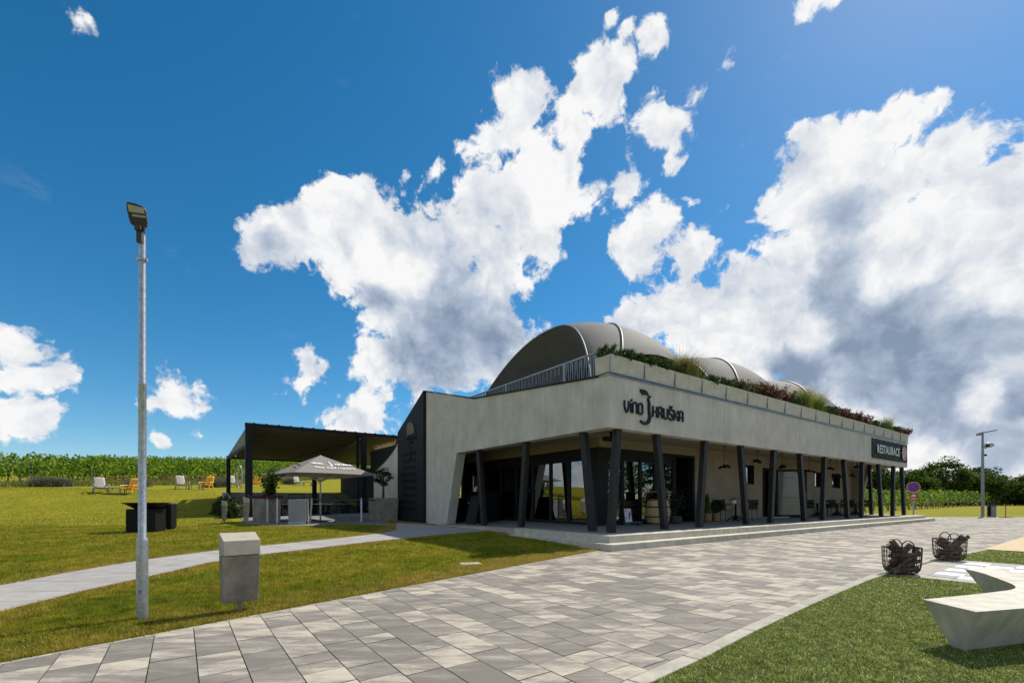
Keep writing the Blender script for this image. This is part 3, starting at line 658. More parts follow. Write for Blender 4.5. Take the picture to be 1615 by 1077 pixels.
mb = MB(); mb.box(8.2, 25.4, 3.06, 3.2, 0.1, 0.33); mb.box(8.16, 8.3, 3.06, 12.6, 0.1, CEIL-0.004); 
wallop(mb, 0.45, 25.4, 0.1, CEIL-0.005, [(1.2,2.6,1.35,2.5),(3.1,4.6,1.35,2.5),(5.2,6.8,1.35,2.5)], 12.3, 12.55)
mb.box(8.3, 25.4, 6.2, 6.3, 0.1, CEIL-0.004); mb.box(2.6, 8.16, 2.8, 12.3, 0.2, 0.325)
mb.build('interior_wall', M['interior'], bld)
# porch windows
for k, (a0, a1, z0, z1) in enumerate((OPS[0], OPS[2], OPS[3])):
    mb = MB(); f = 0.06
    for bx in ((a0,a0+f,z0,z1),(a1-f,a1,z0,z1),(a0+f,a1-f,z0,z0+f),(a0+f,a1-f,z1-f,z1)): mb.box(bx[0], bx[1], 2.80, 2.92, bx[2], bx[3])
    mb.box(a0, a0+0.012, 2.69, 2.79, z0, z1); mb.box(a1-0.012, a1, 2.69, 2.79, z0, z1)
    w = mb.build('window', M['dark'], bld); MB().box(a0+f, a1-f, 2.85, 2.862, z0+f, z1-f).build('pane', M['glass_refl'], w)
# glazing along the front (b = 2.7) and the side (a = 2.4)
FT = 3.04
def bay(name, p0, p1, z0, z1, parent, gmat, axis, off, f=0.07, dep=0.09):
    """one glazed leaf between p0 and p1 along the axis"""
    mb = MB(); g = MB()
    def bx(m_, s0, s1, d0, d1, za, zb):
        if axis == 'a': m_.box(s0, s1, off+d0, off+d1, za, zb)
        else: m_.box(off+d0, off+d1, s0, s1, za, zb)
    for s0, s1, za, zb in ((p0,p0+f,z0,z1),(p1-f,p1,z0,z1),(p0+f,p1-f,z0,z0+0.12),(p0+f,p1-f,z1-0.14,z1)): bx(mb, s0, s1, -dep/2, dep/2, za, zb)
    bx(mb, p0+f, p1-f, -0.02, 0.03, z1-0.33, z1-0.141)
    w = mb.build(name, M['dark'], parent); bx(g, p0+f, p1-f, -0.008, 0.008, z0+0.12, z1-0.33); g.build('pane', gmat, w); return w
fr = [2.83, 3.68, 4.67, 5.55, 6.71]
for i in range(4): bay('glass_door', fr[i]+0.004, fr[i+1]-0.004, 0.34, FT-0.09, bld, M['glass_refl'], 'a', 2.72)
fb = [3.12, 4.15, 5.19, 6.3, 7.45, 8.64, 9.9, 11.2]
for i in range(7): bay('glass_door', fb[i]+0.004, fb[i+1]-0.004, 0.33, FT-0.09, bld, M['glass_refl'] if i < 3 else M['glass'], 'b', 2.44)
mb = MB(); mb.box(2.36, 2.82, 2.64, 3.11, 0.33, FT); mb.box(2.825, 8.15, 2.66, 2.80, FT-0.09, FT+0.008); mb.box(8.02, 8.15, 2.66, 2.8, 0.33, FT-0.091); mb.box(6.71, 6.83, 2.66, 2.8, 0.33, FT-0.091); mb.box(2.36, 2.5, 3.115, 11.3, FT-0.09, FT+0.008)
mb.box(6.0, 6.3, 6.0, 6.3, 0.33, CEIL-0.01); mb.box(4.2, 4.5, 9, 9.3, 0.33, CEIL-0.01)
mb.build('glazing_frame', M['dark'], bld)
mb = MB(); mb.box(7.95, 8.0, 2.82, 3.75, 0.36, FT-0.1); od = mb.build('open_door', M['black'], bld); mb = MB(); mb.tube([(7.93,3.6,1.2),(7.88,3.6,1.2),(7.88,3.6,1.6),(7.93,3.6,1.6)], 0.012); mb.build('handle', M['chrome'], od)
# glass entrance door standing open
a0 = 15.25; dr = thing('entrance_door', None, None)
dr.parent = bld; dr.location = (a0, 2.66, 0.36); dr.rotation_euler = (0,0,R(-46))
mb = MB(); LW, LH = 1.42, 2.4
for bx in ((0,0.1,0,LH),(LW-0.12,LW,0,LH),(0.1,LW-0.12,0,0.12),(0.1,LW-0.12,LH-0.1,LH),(0.1,LW-0.12,0.98,1.0)): mb.box(bx[0], bx[1], -0.03, 0.03, bx[2], bx[3])
fo = mb.build('door_frame', M['dark'], dr); MB().box(0.1, LW-0.12, -0.006, 0.006, 0.12, LH-0.1).build('door_pane', M['frosted'], dr)
MB().tube([(LW-0.1,-0.03,0.78),(LW-0.1,-0.1,0.78),(LW-0.1,-0.1,1.22),(LW-0.1,-0.03,1.22)], 0.017).build('handle', M['chrome'], dr, smooth=True)
mb = MB(); mb.box(0.46,0.5,-0.034,-0.031,1.95,2.0); mb.box(0.58,0.62,-0.034,-0.031,1.96,1.98); mb.box(0.72,0.76,-0.034,-0.031,1.95,2.0); mb.build('door_label', M['black'], dr)
mb = MB(); mb.box(13.95, 14.05, 2.64, 2.82, 0.34, 2.8); mb.box(15.2, 15.32, 2.64, 2.82, 0.34, 2.8); mb.box(14.05, 15.2, 2.64, 2.82, 2.7, 2.8); mb.build('door_surround', M['dark'], bld)
mb = MB(); mb.box(13.7, 15.9, 2.2, 2.66, 0.332, 0.40); mb.build('door_step', M['concrete'], bld)
# columns: (base px, top px) front row, then left row
FRONT = [(963.5,973.5),(1048.3,1035),(1102.8,1111),(1177,1167.5),(1215,1220),(1268.3,1261),(1297,1300),(1336.4,1330.5),(1358.4,1359.3),(1389.8,1385),(1407.6,1408.8),(1425.7,1421.8)]
def column(bA, bB, tA, tB, zb):
    w, d = 0.105, 0.085
    return MB().hexa([(bA-w,bB-d,zb),(bA+w,bB-d,zb),(bA+w,bB+d,zb),(bA-w,bB+d,zb),(tA-w,tB-d,CEIL if tB > 0.4 else SOF),(tA+w,tB-d,CEIL if tB > 0.4 else SOF),(tA+w,tB+d,CEIL if tB > 0.4 else SOF),(tA-w,tB+d,CEIL if tB > 0.4 else SOF)]).build('column', M['column'], bld, bevel=0.006)
for pb, pt in FRONT: column(a_at(pb, 0.17), 0.17, a_at(pt, 0.17), 0.17, 0.331)
column(25.3, 1.6, 24.9, 1.6, 0.331)
for pb, pt in ((934.7,920.5),(822,830.5),(763.5,755.5)):
    b0, b1 = b_at(pb, 0.2), b_at(pt, 0.2)
    w, d = 0.085, 0.105; z0 = zdeck(0.2, b0)-0.02
    MB().hexa([(0.2-w,b0-d,z0),(0.2+w,b0-d,z0),(0.2+w,b0+d,z0),(0.2-w,b0+d,z0),(0.2-w,b1-d,SOF),(0.2+w,b1-d,SOF),(0.2+w,b1+d,SOF),(0.2-w,b1+d,SOF)]).build('column', M['column'], bld, bevel=0.006)
# ------------------------------------------------------------------ lettering
def text(name, body, size, mat, parent, mtx, ext=0.004, shear=0.0, sx=1.0, align='CENTER', space=1.0, bold=0.0):
    c = bpy.data.curves.new(name, 'FONT'); c.body = body; c.size = size; c.align_x = align; c.align_y = 'BOTTOM_BASELINE'; c.extrude = ext; c.shear = shear; c.space_character = space; c.offset = bold
    o = bpy.data.objects.new(name, c); COL.objects.link(o); dg = bpy.context.evaluated_depsgraph_get(); dg.update()
    me = bpy.data.meshes.new_from_object(o.evaluated_get(dg)); bpy.data.objects.remove(o); bpy.data.curves.remove(c)
    me.transform(mtx @ Matrix.Diagonal((sx,1,1,1))); me.materials.clear(); me.materials.append(mat); q = bpy.data.objects.new(name, me); COL.objects.link(q)
    if parent: q.parent = parent
    return q
MF = lambda a, z, b=0.0: Matrix(((1,0,0,a),(0,0,-1,b),(0,1,0,z),(0,0,0,1)))       # on a wall facing -b
ML = lambda b, z, a=0.0: Matrix(((0,0,-1,a),(-1,0,0,b),(0,1,0,z),(0,0,0,1)))      # on a wall facing -a
GL = {'V':[[(0,1),(0,.5),(.1,.2),(.3,.02),(.5,.2),(.6,.5),(.6,1)]],'I':[[(.1,0),(.1,.86)],[(.04,1.02),(.26,1.2)]],
 'n':[[(0,0),(0,.78),(.1,.94),(.3,1),(.5,.94),(.6,.78),(.6,0)]],'O':[[(.3,0),(.1,.06),(0,.22),(0,.78),(.1,.94),(.3,1),(.5,.94),(.6,.78),(.6,.22),(.5,.06),(.3,0)]],
 'H':[[(0,0),(0,1)],[(.6,0),(.6,1)],[(.07,.5),(.53,.5)]],'R':[[(0,0),(0,.93),(.12,1),(.4,1),(.57,.88),(.57,.64),(.42,.5),(.1,.5)],[(.34,.44),(.5,.3),(.6,0)]],
 'U':[[(0,1),(0,.22),(.1,.06),(.3,0),(.5,.06),(.6,.22),(.6,1)]],'S':[[(.58,.82),(.45,1),(.15,1),(0,.85),(0,.68),(.15,.55),(.45,.46),(.6,.32),(.6,.15),(.45,0),(.15,0),(0,.17)],[(.1,1.3),(.3,1.14),(.5,1.3)]],
 'K':[[(0,0),(0,1)],[(.58,1),(.54,.74),(.1,.55)],[(.2,.47),(.5,.36),(.6,0)]],'A':[[(0,0),(0,.78),(.1,.94),(.3,1),(.5,.94),(.6,.78),(.6,0)],[(.07,.38),(.53,.38)]]}
def strokes(mb, word, x0, x1, z, h, w, fn, d):
    adv = [0.42 if ch == 'I' else 1 for ch in word]; pit = (x1-x0)/sum(adv); gw = pit*0.72; x = x0
    for ch, ad in zip(word, adv):
        for st in GL[ch]: mb.ribbon([(x+p[0]/0.6*gw, z+p[1]*h) for p in st], w, fn, d)
        x += pit*ad
    return mb
JP = [(808,296),(786,300),(768,322),(762,352),(772,385),(780,430),(776,500),(778,570),(790,630),(792,680),(775,735),(748,772),(712,786),(670,778),(618,738)]
JW = [22,24,24,28,34,36,36,36,40,42,46,40,34,30,26]
LEAF = [(612,163),(665,168),(712,184),(742,212),(758,248),(768,286),(735,268),(700,262),(664,264),(640,232),(622,205)]
def px2az(q): a = a_at(955+q[0]/11.54, 0); return (a, z_at(600+q[1]/11.54, a, 0))
sg = thing('logo_sign', 'dark raised winery lettering with pear shaped emblem on the pale fascia', 'sign', (KX, KY, 0), RZ)
fz = lambda x, y, d: (x, -0.012-d, y)
mb = MB(); strokes(mb, 'VInO', 0.60, 1.43, 3.625, 0.315, 0.044, fz, 0.035); strokes(mb, 'HRUSKA', 1.83, 3.36, 3.615, 0.315, 0.046, fz, 0.036); mb.build('lettering', M['letters'], sg)
jp = [px2az(q) for q in JP]; mb = MB(); mb.ribbon(jp, [w*0.0023 for w in JW], fz, 0.04); mb.extr([(*px2az(q)[:1], -0.012, px2az(q)[1]) for q in LEAF], (0,-0.04,0)); mb.build('emblem', M['letters'], sg)
# pylon with relief
py = thing('sign_pylon', 'tall anthracite pylon with bronze crest, emblem and rows of raised letters', 'sign pylon', (KX, KY, 0), RZ)
MB().extr([(-0.14,b,z) for b, z in ((11.235,-0.05),(14.355,-0.05),(14.355,4.72),(11.235,6.30))], (0.5,0,0)).build('slab', M['dark'], py, bevel=0.008)
PA = -0.145
def ppl(q): b = b_at(625+q[0]/8.29, PA); return (PA, b, z_at(650+q[1]/8.29, PA, b))
EMB = [(146,232),(148,190),(160,152),(178,134),(198,130),(218,142),(234,170),(243,214),(241,272),(222,288),(196,290),(172,302),(153,320),(150,280)]
MB().extr([ppl(q) for q in EMB], (-0.05,0,0)).build('crest', M['bronze'], py)
c = ppl((200,358)); text('lettering', 'VELEHRADSKÉ', 0.185, M['black'], py, ML(c[1], c[2], PA), 0.02, bold=0.006); c = ppl((195,415)); text('lettering', 'VINICE', 0.165, M['black'], py, ML(c[1], c[2], PA), 0.02, bold=0.005)
c = ppl((183,535)); mb = MB(); k = 0.00125
mb.ribbon([((q[0]-770)*k*1.1, -(q[1]-500)*k*1.1) for q in JP], [w*0.0022 for w in JW], lambda x, y, d: (PA-d, c[1]-x, c[2]+y), 0.02); mb.build('emblem', M['black'], py)
text('lettering', 'VÍNO', 0.10, M['black'], py, ML(c[1]+0.33, c[2]-0.03, PA), 0.012); text('lettering', 'HRUŠKA', 0.10, M['black'], py, ML(c[1]-0.42, c[2]-0.03, PA), 0.012)
ROWS = ["AEYEMA","YEMEYA","EYAEMI","AEYEMA","YEMEYA","EAYEMI","AYEMYA","YEMIYA","EYLEMI"]
for i, rw in enumerate(ROWS):
    z = 3.42-i*0.335
    text('lettering', ' '.join(rw), 0.19, M['black'], py, ML(12.85, z, PA), 0.02, space=1.62, bold=0.006)
# dark roof edge behind the end wall, glazed terrace entrance below it
cf = MB(); cf.box(0.55, 0.75, 14.7, 20.6, 3.10, 4.33); cf.box(0.75, 8, 14.7, 20.6, 3.10, 3.2); cf.box(0.75, 8, 20.4, 20.6, 3.2, 4.33); cf.box(0.751,8,14.7,20.39,4.1,4.2); cf.build('rear_fascia', M['dark'], bld)
mb = MB()
for b in (18.6, 19.25, 19.9, 20.5): mb.box(0.9, 0.98, b-0.04, b+0.04, 0.05, 3.1)
mb.box(0.9, 0.98, 18.64, 20.46, 0.95, 1.02); mb.box(0.9, 0.98, 18.64, 20.46, 0.06, 0.16); mb.build('terrace_frame', M['dark'], bld); MB().box(0.93, 0.945, 18.6, 20.5, 0.16, 3.08).build('terrace_pane', M['glass'], bld)
# ------------------------------------------------------------------ banner
bn = thing('banner', 'black banner reading RESTAURACE hung on the far end of the fascia', 'banner', (KX, KY, 0), RZ)
A0, A1 = 19.75, 25.62
def bfn(s, t):
    a = A0+(A1-A0)*s; z = 3.42+1.03*t
    d = 0.012+0.028*(0.5+0.5*math.sin(34*s+9*t))*(1-0.4*t)*math.exp(-((s-0.15)/0.25)**2)+0.03*(0.5+0.5*math.sin(26*s-12*t))*math.exp(-((s-0.75)/0.22)**2)+0.02*(0.5+0.5*math.sin(60*s+20*(1-t)))*(1-t)
    return (a, -0.01-d, z-0.02*math.sin(9*math.pi*s)**2*(1 if t > 0.9 else 0))
mb = MB(); mb.grid(bfn, 110, 22); o = mb.build('sheet', M['banner'], bn, smooth=True); s_ = o.modifiers.new('solid', 'SOLIDIFY'); s_.thickness = 0.004
tm = text('lettering', 'RESTAURACE', 0.62, M['white'], bn, MF(22.2, 3.72, -0.085), 0.003, sx=0.94, bold=0.008, space=1.08)
mb = MB(); cs = [(24.9+0.42*math.cos(t*math.pi/16), -0.082, 3.93+0.42*math.sin(t*math.pi/16)) for t in range(32)]; mb.extr(cs, (0,-0.008,0)); mb.build('picture', M['pic'], bn)
# ------------------------------------------------------------------ roof: planters, railing, domes, plants
ORD = ['first','second','third','fourth','fifth','sixth','seventh','eighth','ninth','tenth','eleventh','twelfth','thirteenth','fourteenth','fifteenth','sixteenth','seventeenth','eighteenth']
PW = 25.8/18
mb = MB(); g = 0.012; w = PW
mb.hexa([(g,-0.02,0),(w-g,-0.02,0),(w-g,0.5,0),(g,0.5,0),(g,-0.05,0.47),(w-g,-0.05,0.47),(w-g,0.52,0.47),(g,0.52,0.47)])
pl0 = None
for i in range(18):
    lab = 'pale concrete roof planter, ' + ORD[i] + ' from the logo corner'
    if i == 0:
        pl0 = thing('planter_box', lab, 'planter', W(0,0,4.63), RZ, 'concrete planters along the roof edge'); mb.build('box', M['planter'], pl0, bevel=0.012)
        b2 = MB(); b2.box(-0.05,0.05,-0.05,0.02,-0.028,0.0); b2.box(-0.012,0.012,-0.06,-0.03,0.0,0.40); b2.build('bracket', M['railing'], pl0)
    else: dup(pl0, W(i*PW,0,4.63), RZ, lab)
rl = thing('roof_railing', 'grey steel railing with slanted balusters along the roof terrace', 'railing', (KX, KY, 0), RZ)
RA_, RB0, RB1, RT, RBm = 0.58, 0.62, 8.6, 5.53, 4.66
mb = MB(); mb.box(RA_-0.03, RA_+0.03, RB0-0.03, RB1, RT-0.05, RT); mb.box(RA_+0.03, 2.4, RB0-0.03, RB0+0.03, RT-0.05, RT); mb.build('handrail', M['railing'], rl)
mb = MB(); mb.box(RA_-0.02, RA_+0.02, RB0, RB1, RBm-0.03, RBm+0.01); mb.box(RA_+0.03, 2.4, RB0-0.02, RB0+0.02, RBm-0.03, RBm+0.01); mb.build('bottom_rail', M['railing'], rl)
for b in (RB0, b_at(891, RA_), b_at(799, RA_), 8.5): MB().box(RA_-0.035, RA_+0.035, b-0.05, b+0.05, 4.42, RT-0.051).build('post', M['railing'], rl)
b0 = None; b = RB0+0.1; k = 0
while b < RB1-0.1:
    s = 0.022 if k % 2 else -0.016
    me = MB().bar((RA_,b-s,RBm+0.01),(RA_,b+s,RT-0.05),0.016,0.022,(1,0,0)); me.build('baluster', M['railing'], rl); b += 0.098; k += 1
for i in range(12):
    s = 0.03 if i % 2 else -0.03; MB().bar((RA_+0.15+i*0.125-s,RB0,RBm+0.01),(RA_+0.15+i*0.125+s,RB0,RT-0.05),0.028,0.018,(0,1,0)).build('baluster', M['railing'], rl)
# membrane domes
DS, DB, DZ = 7.0, 1.35, 4.50
def make_dome():
    r = thing('canopy_dome', 'nearest grey membrane canopy dome on the roof, with the open dark arch', 'canopy', W(0.74, DB, DZ), RZ, 'membrane canopy domes on the roof')
    h = DS/2
    def fr(p, q):   # p -1..1 along a, q -1..1 along b
        x = h + p*(h-1.35*(1-abs(q)**2.0)); y = h + q*h*(1.0) - 0.0
        ze = 1.65*(1-p*p)**0.8 if abs(p) < 1 else 0.0
        zt = 3.55-0.40*abs(p)**2.2
        s = max(0.0, 1-abs(q)**2.25); z = ze+(zt-ze)*s**0.88
        return (x, y, z)
    mb = MB(); mb.grid(lambda s, t: fr(-1+2*s, -1+2*t), 40, 48); o = mb.build('membrane', M['membrane'], r, smooth=True)
    for sg_, nm in ((-1,'side_panel'),(1,'side_panel')):
        def sp(u, t, sg_=sg_):
            q = -1+2*t; A = Vector(fr(sg_, q)); zO = 1.75*(1-q*q)**0.8; O = Vector((h+sg_*(h-2.3*(1-q*q)), h+q*h, zO)); c = A.lerp(O, u)
            c.x -= sg_*0.06*math.sin(math.pi*u)*(1-q*q); return tuple(c)
        mb = MB(); mb.grid(sp, 14, 40); mb.build(nm, M['membrane'], r, smooth=True)
        MB().tube([Vector(fr(sg_, -1+2*t/40))+Vector((0,0,0.01)) for t in range(41)], 0.03, 6).build('rib', M['membrane_rib'], r, smooth=True)
        MB().tube([sp(1.0, t/30) for t in range(31)], 0.03, 6).build('arch', M['membrane'], r, smooth=True)
    MB().tube([Vector(fr(-0.62*max(0.0,1-2*t/40)**1.4, -1+2*t/40))+Vector((0,-0.01,0.012)) for t in range(41)], 0.045, 6).build('seam', M['membrane_rib'], r, smooth=True)
    return r
d0 = make_dome()
dup(d0, W(0.74+7.2, DB, DZ), RZ, 'middle grey membrane canopy dome on the roof, behind the red shrubs'); dup(d0, W(0.74+14.4, DB, DZ), RZ, 'farthest grey membrane canopy dome, lowest in view, near the banner')
def at_plant(name, lab, cat, a, group): return thing(name, lab, cat, W(a, 0.22, 5.08), RZ, group)
def pine_bush(a, lab, w=1.3, hgt=0.26):
    t = at_plant('dwarf_pine', lab, 'shrub', a, 'roof planting'); n = 46
    c = np.stack([RNG.uniform(-w/2, w/2, n), RNG.normal(0, 0.16, n), RNG.uniform(0, hgt, n)], 1); out = []
    for k in range(n):
        nn = 46; d = RNG.normal(size=(nn,3)); d[:,2] = np.abs(d[:,2])+0.35; d /= np.linalg.norm(d, axis=1)[:,None]; L_ = RNG.uniform(0.08,0.15,nn)[:,None]
        s = np.cross(d, RNG.normal(size=(nn,3))); s /= np.linalg.norm(s, axis=1)[:,None]; b = c[k]+RNG.normal(0,0.025,(nn,3)); out.append(np.stack([b-s*0.012, b+s*0.012, b+d*L_], 1).reshape(-1,3))
    npmesh('foliage', np.concatenate(out), 3, M['pine'], t)
    mb = MB()
    for k in range(8): mb.tube([(c[k,0]*0.3,0,-0.05), tuple(c[k])], 0.012, 5)
    mb.build('stem', M['bark'], t)
def grass_clump(a, lab, mt, h=0.95, n=700, sp=0.22):
    t = at_plant('grass_clump', lab, 'ornamental grass', a, 'roof planting')
    b = np.stack([RNG.normal(0, sp*0.55, n), RNG.normal(0, 0.1, n), np.zeros(n)], 1); v, k = blades(b, h, 0.014, 0.62, 3); npmesh('foliage', v, k, M[mt], t)
def barberry(a, lab, w=1.4, h=0.55):
    t = at_plant('barberry_shrub', lab, 'shrub', a, 'roof planting'); mb = MB(); out = []
    for k in range(26):
        x = RNG.uniform(-w*0.28, w*0.28); e = np.array([x*1.9+RNG.normal(0,0.08), RNG.normal(0,0.2), h*RNG.uniform(0.55,1.05)]); mb.tube([(x,0,-0.05), (x*1.3,e[1]*0.4,e[2]*0.5), tuple(e)], [0.012,0.008,0.004], 5)
        for s in np.linspace(0.25, 1, 9):
            out.append(np.array([x,0,0])*(1-s)+e*s+RNG.normal(0,0.05,(13,3)))
    npmesh('foliage', leaves(np.concatenate(out), 0.065), 4, M['barberry'], t); mb.build('stem', M['bark'], t)
for px, lab in ((975,'dwarf pine at the logo corner of the roof'),(1000,'dwarf pine beside the corner pine on the roof'),(1028,'dwarf pine left of the tall ornamental grass'),(1050,'small dwarf pine against the tall ornamental grass')): pine_bush(a_at(px,0.2), lab)
grass_clump(a_at(1078,0.2), 'tall feathery golden grass before the first canopy gap', 'rgrass', 0.85, 900, 0.32)
grass_clump(a_at(1092,0.2), 'shorter golden grass just right of the tallest one', 'rgrass', 0.75, 500, 0.25)
for px, lab in ((1112,'low dwarf pine right of the golden grasses'),(1132,'dwarf pine under the middle canopy seam'),(1153,'dwarf pine before the red shrubs'),(1168,'dwarf pine at the edge of the red shrubs')): pine_bush(a_at(px,0.2), lab, 1.25, 0.24)
for px, lab in ((1185,'red leaved shrub below the middle canopy'),(1207,'red leaved shrub in the middle of its row'),(1230,'broad red leaved shrub between the two rear canopies')): barberry(a_at(px,0.2), lab, 1.7, 0.5)
pine_bush(a_at(1249,0.2), 'small pine between red shrub and green grass clump', 1.0, 0.3)
grass_clump(a_at(1268,0.2), 'bright green grass clump before the far canopy', 'ggrass', 1.0, 900, 0.34); grass_clump(a_at(1290,0.2), 'yellow green grass clump at the foot of the far canopy', 'ggrass', 0.95, 700, 0.3)
pine_bush(a_at(1306,0.2), 'small pine behind the yellow green clump', 1.2, 0.3)
for px, lab in ((1327,'red shrub beyond the far canopy'),(1346,'red shrub next before the banner'),(1362,'low red shrub above the start of the banner')): barberry(a_at(px,0.2), lab, 1.8, 0.52)
pine_bush(a_at(1382,0.2), 'low pine above the banner', 1.8, 0.35); grass_clump(a_at(1399,0.2), 'thin pale grass tuft above the banner', 'ggrass', 0.95, 500, 0.3); barberry(a_at(1424,0.2), 'small shrub at the far end of the roof planters', 2.2, 0.4)
pine_bush(a_at(1412,0.2), 'low pine near the far end of the planters', 1.6, 0.3)
t = thing('dry_grass_strip', 'strip of dry tan grass on the dark rear roof edge', 'dry grass', W(0.65, 17.5, 4.2), RZ); n = 5200
b = np.stack([RNG.uniform(0.05,2.4,n), RNG.uniform(-2.7,2.9,n), np.zeros(n)], 1); v, k = blades(b, 0.55, 0.02, 0.4, 2); npmesh('foliage', v, k, M['drygrass'], t)
# ------------------------------------------------------------------ foreground objects
# street lamp
lp_ = thing('street_lamp', 'tall galvanised lamp post with flat lamp head on the near lawn', 'street lamp', (-3.70, 4.60, -0.01))
mb = MB(); mb.lathe([(0.049,0),(0.049,0.80),(0.047,0.825),(0.0345,0.845),(0.0335,2.36),(0.0355,2.365),(0.0355,2.385),(0.030,2.40),(0.028,3.86)], 28); mb.build('pole', M['galv'], lp_, smooth=True)
for p in lp_.children[0].data.polygons: p.use_smooth = len(p.vertices) == 4
o = lp_.children[0]; e_ = o.modifiers.new('es', 'EDGE_SPLIT'); e_.split_angle = R(35)
mb = MB(); mb.grid(lambda s, t: (0.0500*math.cos(R(-118+50*s)), 0.0500*math.sin(R(-118+50*s)), 0.36+0.31*t), 8, 6); mb.build('inspection_door', M['galv'], lp_, smooth=True)
mb = MB(); mb.grid(lambda s, t: (0.0502*math.cos(R(-88+34*s)), 0.0502*math.sin(R(-88+34*s)), 0.285+0.035*t), 6, 1); mb.build('sticker', mat('sticker', (0.10,0.12,0.22), 0.6, col2=(0.3,0.32,0.38), nscale=60), lp_)
mb = MB(); mb.lathe([(0.039,3.60),(0.039,3.63)], 20); mb.box(-0.052,0.052,-0.01,0.01,3.605,3.625); mb.build('clamp', M['galv'], lp_)
mb = MB(); mb.bar((0,-0.02,3.77),(0,-0.02,3.90),0.052,0.045,(0,1,0)); mb.bar((0,-0.03,3.885),(0,-0.03,3.935),0.062,0.06,(0,1,0))
for k in range(4): mb.box(-0.046,0.046,-0.04,-0.015,3.895+k*0.012,3.899+k*0.012)
mb.build('bracket', M['lamp_body'], lp_)
hd = [(-0.10,-0.06),(-0.088,-0.115),(-0.055,-0.13),(0.05,-0.135),(0.085,-0.125),(0.1,-0.06),(0.102,0.07),(0.085,0.115),(0.0,0.142),(-0.085,0.15),(-0.104,0.13),(-0.108,0.04)]
XH = Matrix.Translation((-0.005,-0.045,4.025)) @ Matrix.Rotation(R(24), 4, 'Z') @ Matrix.Rotation(R(-4), 4, 'Y') @ Matrix.Rotation(R(106), 4, 'X') @ Matrix.Scale(0.74, 4)
hm = MB().extr([(x,z,-0.015) for x, z in hd], (0,0,0.05)).build('lamp_head', M['lamp_body'], lp_, bevel=0.014, xf=XH)
q = [(-0.085,0.03),(0.085,0.03),(0.082,0.10),(-0.088,0.12)]; LEDZ = 0.0355
MB().extr([(x,z,LEDZ-0.004) for x, z in q], (0,0,0.006)).build('light_panel', M['led'], hm, xf=XH); MB().extr([(x,z,LEDZ-0.004) for x, z in ((-0.055,-0.02),(0.09,-0.02),(0.09,0.008),(-0.055,0.008))], (0,0,0.006)).build('rating_plate', mat('plate', (0.42,0.39,0.30), 0.5, col2=(0.2,0.18,0.13), nscale=70), hm, xf=XH)
# concrete bin
def concrete_bin(name, label, loc_, rz, tall=0.857, w=0.345, d=0.205, post=0.13):
    t = thing(name, label, 'litter bin', loc_, rz, 'concrete litter bins'); zt = tall; zb = post; zm = zt-0.235
    # front faces -y
    prof_body = [(-d*0.30, zb+0.005), (-d*0.5, zm), (d*0.5, zm), (d*0.44, zb)]
    mb = MB(); mb.hexa([(-w*0.47,prof_body[0][0],zb),(w*0.47,prof_body[0][0],zb),(w*0.47,d*0.44,zb),(-w*0.47,d*0.44,zb),(-w*0.5,-d*0.5,zm),(w*0.5,-d*0.5,zm),(w*0.5,d*0.5,zm),(-w*0.5,d*0.5,zm)]); mb.build('body', M['bin_body'], t, bevel=0.006)
    mb = MB(); mb.hexa([(-w*0.5,-d*0.5-0.003,zm+0.006),(w*0.5,-d*0.5-0.003,zm+0.006),(w*0.5,d*0.5,zm+0.006),(-w*0.5,d*0.5,zm+0.006),(-w*0.5,-d*0.46,zt-0.075),(w*0.5,-d*0.46,zt-0.075),(w*0.5,d*0.5,zt),(-w*0.5,d*0.5,zt)]); mb.build('lid', M['concrete_lid'], t, bevel=0.006)
    MB().box(-0.019,0.019,-0.016,0.016,-0.02,zb+0.01).build('post', M['concrete_dark'], t); return t
concrete_bin('litter_bin', 'large concrete litter bin with sloping lid beside the lamp post', (-2.90,4.90,0), RZ+R(8))
p = gph(354,826); concrete_bin('litter_bin', 'distant slim concrete bin before the hedge, left of the pergola post', (p.x,p.y,p.z), R(121), 1.05, 0.42, 0.21, 0.14)
p = gph(388.5,830); concrete_bin('litter_bin', 'distant slim concrete bin beside the flower planter', (p.x,p.y,p.z), R(121), 1.2, 0.42, 0.23, 0.18)
# bench
bn_ = thing('bench', 'pale curved concrete bench on the artificial turf', 'bench', (0,0,0))
inn = [(3.43,3.84),(3.95,4.01),(4.40,4.17),(4.66,4.28),(4.86,4.44),(5.02,4.66),(5.20,4.96),(5.37,5.26),(5.48,5.57)]
out = [(3.44,3.41),(3.94,3.53),(4.55,3.70),(4.95,3.88),(5.25,4.15),(5.48,4.50),(5.64,4.85),(5.78,5.20),(5.89,5.66)]
def dense(pl, n=48):
    P = [Vector((p[0],p[1],0)) for p in pl]; r = []
    for i in range(n+1):
        u = i/n*(len(P)-1); k = min(int(u), len(P)-2); f = u-k; p0 = P[max(k-1,0)]; p1 = P[k]; p2 = P[k+1]; p3 = P[min(k+2,len(P)-1)]
        r.append(0.5*((2*p1)+(p2-p0)*f+(2*p0-5*p1+4*p2-p3)*f*f+(3*p1-p0-3*p2+p3)*f**3))
    return r
di, do = dense(inn), dense(out); n = len(di); HB = 0.375; vs = []
bot = []
for i in range(n):
    s = i/(n-1); e0 = max(0, 1-s/0.06); e1 = max(0, (s-0.94)/0.06); a_ = di[i].lerp(do[i], 0.22+0.15*max(e0,e1)); b_ = do[i].lerp(di[i], 0.40-0.02*max(e0,e1))
    bot.append((a_, b_))
t0 = (di[1]-di[0]).normalized(); t1 = (di[-1]-di[-2]).normalized()
